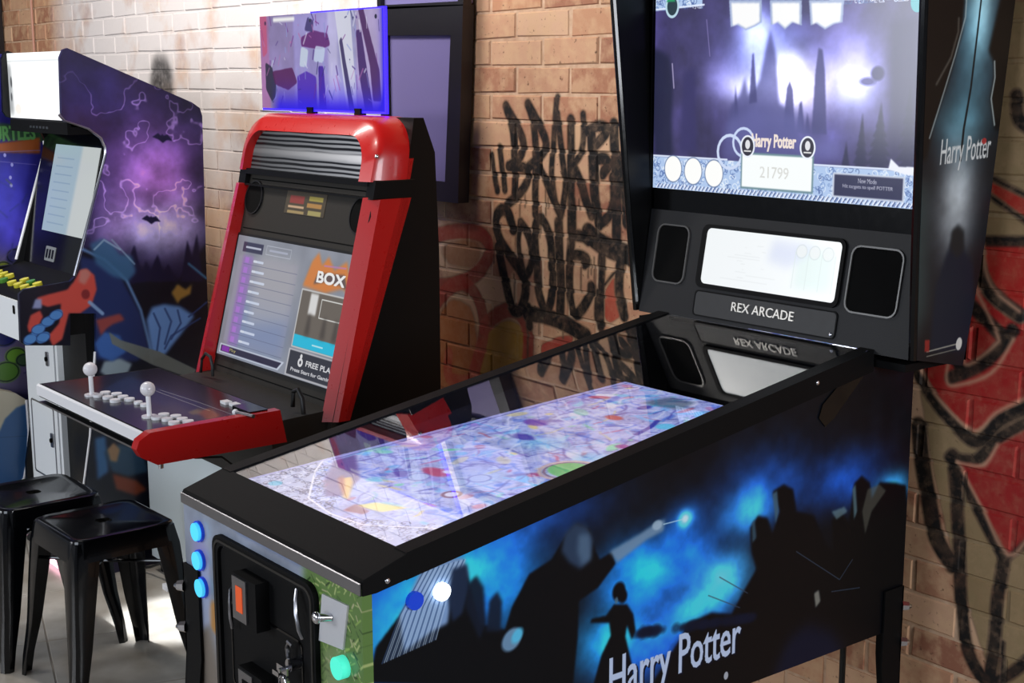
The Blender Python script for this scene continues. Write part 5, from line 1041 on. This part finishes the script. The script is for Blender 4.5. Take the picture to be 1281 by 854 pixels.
# marquee box
mq = Canvas(BX0+.018,1.520,BX1-.018,1.738,600,(250,252,252))
mq.poly([(BX0+.018,1.53),(BX0+.06,1.53),(BX0+.05,1.70),(BX0+.018,1.70)], (120,124,126), .7, soft=.012); mq.ell((BX0+.045,1.64),.008,.018,(60,62,66),.9,.004); mq.ell((BX0+.04,1.59),.008,.014,(70,72,76),.9,.004); mq.ell((BX0+.10,1.55),.03,.02,(220,206,190),.6,.01)
mq.poly([(BX0+.018,1.708),(BX1-.018,1.708),(BX1-.018,1.711),(BX0+.018,1.711)], (180,186,186), 1)
slab('marquee', mq, art_mat('bright_marquee', mq, .2, emit=1.25), lambda u,v: (u,1.702,v), (0,.01,0), bat)
prism('marquee_box', [(1.712,1.50),(1.712,1.728),(2.12,1.56),(2.12,1.50)], lambda u,v: (BX0+.016,u,v), (BX1-BX0-.032,0,0), M_inner, bat)
box('marquee_shelf', (BX0+.016,1.70,1.475), (BX1-.016,1.80,1.515), M_black, bat, .004)
for k in range(6): box('vent_mark', (-4.80+k*.03,1.698,1.49), (-4.785+k*.03,1.7015,1.497), M_steel, bat, 0)
# monitor
bm3, bmn = lerp_to3((0,1.72,1.04), (1,0,0), (0,.09,.38)); bmn = Vector(bmn); bmn = -bmn if bmn.y > 0 else bmn
prism('monitor_bezel', [(BX0+.016,-.05),(BX1-.016,-.05),(BX1-.016,.45),(BX0+.016,.45)], bm3, -bmn*.02, M_gloss, bat)
ms = Canvas(-4.865,.10,-4.475,.40,700,(168,190,204))
ms.poly([(-4.64,.10),(-4.475,.10),(-4.475,.40),(-4.62,.40)], (206,212,212), 1, soft=.01)
for k in range(9): ms.line([(-4.83,.13+k*.028),(-4.68,.13+k*.028)], .004, (132,156,182), .6)
slab('screen', ms, art_mat('pale_screen', ms, .15, emit=.8), bm3, bmn*.003, bat)
em = prism('emblem', rrect(-4.80,.0,-4.71,.05,.005), bm3, bmn*.002, mat('emblem_grey',(120,124,126),.4), bat)
for k in range(3): prism('emblem_bar', [(-4.79+k*.026,.01),(-4.775+k*.026,.01),(-4.775+k*.026,.04),(-4.79+k*.026,.04)], bm3, bmn*.003, M_inner, em)
# control deck with yellow buttons
prism('control_deck', [(1.512,.83),(1.512,.962),(1.72,1.02),(1.72,.83)], lambda u,v: (BX0+.016,u,v), (BX1-BX0-.032,0,0), M_black, bat, .002)
fd = prism('deck_front', [(BX0+.016,.83),(BX1-.018,.83),(BX1-.018,.957),(BX0+.016,.957)], lambda u,v: (u,1.505,v), (0,.007,0), M_wpanel, bat)
prism('coin_hole', rrect(-4.515,.912,-4.492,.94,.006), lambda u,v: (u,1.5045,v), (0,.003,0), M_hole, fd)
def deck(x, t): return Vector((x, 1.512+t, .962+t*.279))
for i,(x,t) in enumerate([(-4.95+.028*k, .06+.03*(k%2)) for k in range(7)]+[(-4.70+.030*k, .06+.032*(k%2)) for k in range(7)]):
    cyl('button', deck(x,t), deck(x,t)+Vector((0,-.003,.012)), .0155, M_ybtn if i%4 != 2 else M_gbtn, bat, n=14)
# pedestal
box('pedestal', (BX0+.016,1.72,.0), (BX1-.016,2.13,1.02), M_inner, bat, 0)
fx3 = lambda u,v: (u,1.70,v)
wp = prism('front_door', [(BX0+.016,.18),(-4.715,.20),(-4.715,.82),(BX0+.016,.82)], fx3, (0,.02,0), M_wpanel, bat, .002); wp['label'] = 'white sheet-metal front door'
prism('front_strip', [(-4.700,.18),(-4.680,.18),(-4.680,.82),(-4.700,.82)], fx3, (0,.02,0), M_wpanel, bat)
ringprism('door_outline', rrect(-4.965,.26,-4.745,.53,.012), rrect(-4.960,.265,-4.750,.525,.010), lambda u,v: (u,1.6995,v), (0,-.002,0), M_steel, wp)
for z in (.41,.70): 
    s = prism('lock_plate', rrect(-4.785,z-.025,-4.760,z+.025,.006), lambda u,v: (u,1.6995,v), (0,-.004,0), M_steel, wp)
    cyl('lock', (-4.772,1.697,z), (-4.772,1.690,z), .008, M_hole, s)
box('coin_chute', (-4.86,1.692,.755), (-4.80,1.70,.815), M_hole, wp, 0)
box('foot_board', (BX0+.02,1.66,0), (BX1-.02,1.72,.12), M_panel, bat, .003)
# ==== GREEN-TITLED CABINET AT THE LEFT EDGE
TX = -5.12
tm = thing('arcade_cabinet', 'arcade cabinet at left edge with night-city side art and green title lettering', 'arcade machine', (TX-.28,1.9,0))
tpz = [(a,max(b,0)) for a,b in [(1.5139,1.8687),(1.5409,1.8748),(2.1586,1.6236),(2.1879,1.5882),(2.168,0.7407),(2.0897,-0.5399),(1.6155,-0.7399),(1.6106,0.0821),(1.6572,0.5584),(1.6223,0.6814),(1.4459,0.7602),(1.4449,0.9314),(1.5602,1.0067),(1.6974,1.3681),(1.6213,1.4825),(1.4897,1.54)]]
tpz = [(1.50,1.80),(1.52,1.81),(2.12,1.60),(2.14,1.57),(2.14,0),(1.62,0),(1.60,.80),(1.34,.82),(1.33,.97),(1.52,1.02),(1.60,1.36),(1.50,1.52)]
tc_ = Canvas(1.32,-.01,2.16,1.83,600,(34,32,104))
tc_.add([(1.7143,1.1965)][0],.12,.18,(60,60,150),.7); tc_.add([(1.7642,1.0777)][0],.1,.1,(90,70,150),.4)
tc_.a *= (.75+.5*fbm(tc_.h,tc_.w,60,4))[...,None]
tc_.poly([(1.5418,1.5173),(1.8774,1.4767),(1.8742,1.4251),(1.5374,1.4568)], (40,66,50), 1, soft=.004); a_, b_ = [(1.6301,1.4489),(1.8344,1.4435)]
tc_.poly([(1.6731,1.4253),(1.846,1.4431),(1.8424,1.3859),(1.6712,1.3972)], (150,80,40), 1, soft=.003)
a_, b_ = [(1.6513,1.4343),(1.8282,1.4379)]; tc_.text('TURTLES', a_, b_, .050, (84,140,80), 1, .002)
for pts in ([(1.6993,1.3963),(1.8431,1.3974)], [(1.697,1.3625),(1.8253,1.3463)]): tc_.line(pts, .003, (120,110,190), .7)
for p in [(1.7388,1.3496),(1.7301,1.3044),(1.731,1.2758),(1.7155,1.3845)]: tc_.ell(p, .005,.007,(180,180,240),.9)
tc_.poly([(1.32,.5),(1.32,1.05),(1.62,1.06),(2.16,.9),(2.16,.5)], (96,88,120), 1, soft=.03)
for p, r, c in (([(1.6691,0.7349)][0],.05,(30,36,100)),([(1.6579,0.8681)][0],.05,(90,90,60)),([(1.6965,0.7555)][0],.02,(170,70,60)),([(1.7075,0.6563)][0],.04,(96,140,50)),([(1.6688,0.6016)][0],.05,(80,120,50)),([(1.7356,0.6379)][0],.03,(60,84,60)),([(1.6828,0.9823)][0],.03,(120,130,60)),([(1.7315,1.0219)][0],.035,(60,60,110))): tc_.ell(p, r, r*.8, c, 1, .008); tc_.ring(p, r*.9, .005, (24,30,40), .7, ry=r*.7)
for k in range(60):
    x, y = random.uniform(1.5,1.9), random.uniform(.55,1.3); tc_.line([(x,y),(x+random.uniform(-.06,.06),y+random.uniform(-.04,.04))], .006, random.choice([(60,70,150),(90,110,60),(40,40,90),(110,100,150)]), .5, .003)
slab('side_panel', tc_, art_mat('city_side_art', tc_, .25), lambda u,v: (TX,u,v), (-.016,0,0), tm, tpz)
box('body', (TX-.54,1.64,0), (TX-.016,2.12,1.58), M_inner, tm, 0); box('marquee_box', (TX-.54,1.54,1.55), (TX-.016,1.9,1.70), M_inner, tm, 0)
# lower blue side board with rounded corner and white moulding
lq = [(1.5043,0.5695),(1.6156,0.5542),(1.6717,0.5346),(1.7076,0.5058),(1.7087,0.3861),(1.6961,0.2827),(1.68,0.216),(1.6553,0.1962),(1.4802,0.2281)]
lc = Canvas(min(p[0] for p in lq)-.01, min(p[1] for p in lq)-.01, max(p[0] for p in lq)+.01, max(p[1] for p in lq)+.01, 700, (52,92,140))
lc.poly([(1.4349,0.371),(1.5051,0.581),(1.731,0.5501),(1.7275,0.497),(1.6683,0.4817),(1.6256,0.4466),(1.5732,0.3482)], (190,182,160), 1, soft=.003); lc.line([(1.5476,0.3878),(1.7193,0.3693)], .003, (40,70,110), .6)
slab('lower_side_board', lc, art_mat('blue_board', lc, .3), lambda u,v: (-5.04,u,v), (-.06,0,0), tm, lq)['label'] = 'blue lower side board with cream corner'
tube('edge_moulding', [(-5.038,u,v) for u,v in lq[3:8]], .005, M_white, tm)
box('base', (TX-.50,1.60,0), (-5.10,2.1,.2), M_panel, tm, .003)
gp = Canvas(-5.3,.0,-4.9,.2,600,(20,26,20))
# low green lit sign under the neighbouring cabinet
sg = thing('floor_light', 'small green plate with a pink light strip on the floor behind the stools', 'light', (-4.53,1.62,0))
a_ = [(-4.5399,1.582),(-4.4911,1.6185)]
box('plate', (-4.60,1.64,.02), (-4.47,1.655,.10), mat('green_plate',(64,120,60),.4,emit=.15), sg, .002)
for k in range(2): ringprism('ring_mark', [(-4.565+k*.055+.018*math.cos(t*PI/6),.06+.022*math.sin(t*PI/6)) for t in range(12)], [(-4.565+k*.055+.013*math.cos(t*PI/6),.06+.017*math.sin(t*PI/6)) for t in range(12)], lambda u,v: (u,1.64,v), (0,-.002,0), mat('dark_green',(28,56,30),.5), sg)
box('light_strip', (-4.72,1.625,.008), (-4.46,1.64,.018), M_pinklit, sg, 0)
# wall fittings, far left
wc = tube('wall_cable', [(-6.98,2.515,3.1),(-6.98,2.515,1.4)], .006, M_pinkcable); tag(wc, 'thin pale cable running down the brick wall above the arcade cabinets', 'cable')
wpst = box('wall_post', (-8.3,2.40,0), (-7.42,2.52,3.15), M_frame, None, .004); tag(wpst, 'dark post against the brick wall at the far left', 'post')
# ==== STOOLS
def make_stool(label, c, rot):
    st = thing('bar_stool', label, 'stool', (0,0,0), 'low black metal stools')
    SH = .46; hs_ = .150
    # seat: rounded square pan with skirt
    bm = bm_new(); rings = []
    for r, z, cr in ((.02,SH-.004,.012),(hs_-.03,SH-.004,.03),(hs_-.012,SH,.035),(hs_-.003,SH-.004,.038),(hs_,SH-.014,.04),(hs_+.008,SH-.060,.044),(hs_+.006,SH-.060,.044),(hs_-.004,SH-.012,.036)):
        rings.append([bm.verts.new((x,y,z)) for x,y in rrect(-r,-r,r,r,min(cr,r*.95),6)])
    for a, b in zip(rings, rings[1:]):
        n = len(a)
        for i in range(n): bm.faces.new((a[i],a[(i+1)%n],b[(i+1)%n],b[i]))
    finish(bm, 'seat', M_stool, st, 0, True)
    for sx in (-1,1):
        for sy in (-1,1):
            bm = bm_new(); R = []
            for z, off, wd, th in ((SH-.010,hs_-.006,.078,.002),(SH-.06,hs_+.004,.072,.002),(.30,hs_+.012,.062,.002),(.16,hs_+.022,.048,.002),(.06,hs_+.034,.036,.002),(0,hs_+.038,.030,.002)):
                k = .010; P = [(off-wd,off),(off-wd*.5,off+.004),(off-k,off),(off-k*.3,off-k*.3),(off,off-k),(off+.004,off-wd*.5),(off,off-wd)]
                Q = [(x-.003 if i > 2 else x, y-.003 if i < 4 else y) for i,(x,y) in enumerate(P)][::-1]
                R.append([bm.verts.new((x*sx,y*sy,z)) for x,y in P+Q])
            n = len(R[0])
            for a, b in zip(R, R[1:]):
                for i in range(n): bm.faces.new((a[i],a[(i+1)%n],b[(i+1)%n],b[i]))
            bm.faces.new(R[0]); bm.faces.new(R[-1][::-1])
            lg = finish(bm, 'leg', M_stool, st, 0, True)
            bm = bm_new(); add_box(bm, (sx*(hs_+.040)-.020,sy*(hs_+.040)-.020,0), (sx*(hs_+.040)+.002*sx+.004,sy*(hs_+.04)+.004,.012)); bm.free()
    for a, b in (((-1,-1),(1,1)),((-1,1),(1,-1))):
        tube('stretcher', [(a[0]*(hs_-.004),a[1]*(hs_-.004),.345),(0,0,.34 if a[1] < 0 else .352),(b[0]*(hs_-.004),b[1]*(hs_-.004),.345)], .005, M_stool, st)
    st['wp'] = [0,0,0]; st.location = c; st.rotation_euler = (0,0,rot)
    return st
make_stool('low black metal stool nearest the pinball machine, its whole seat in view', (-3.645,1.425,0), .03)
make_stool('low black metal stool at the left edge of the photo, partly cut off', (-4.035,1.37,0), .03)
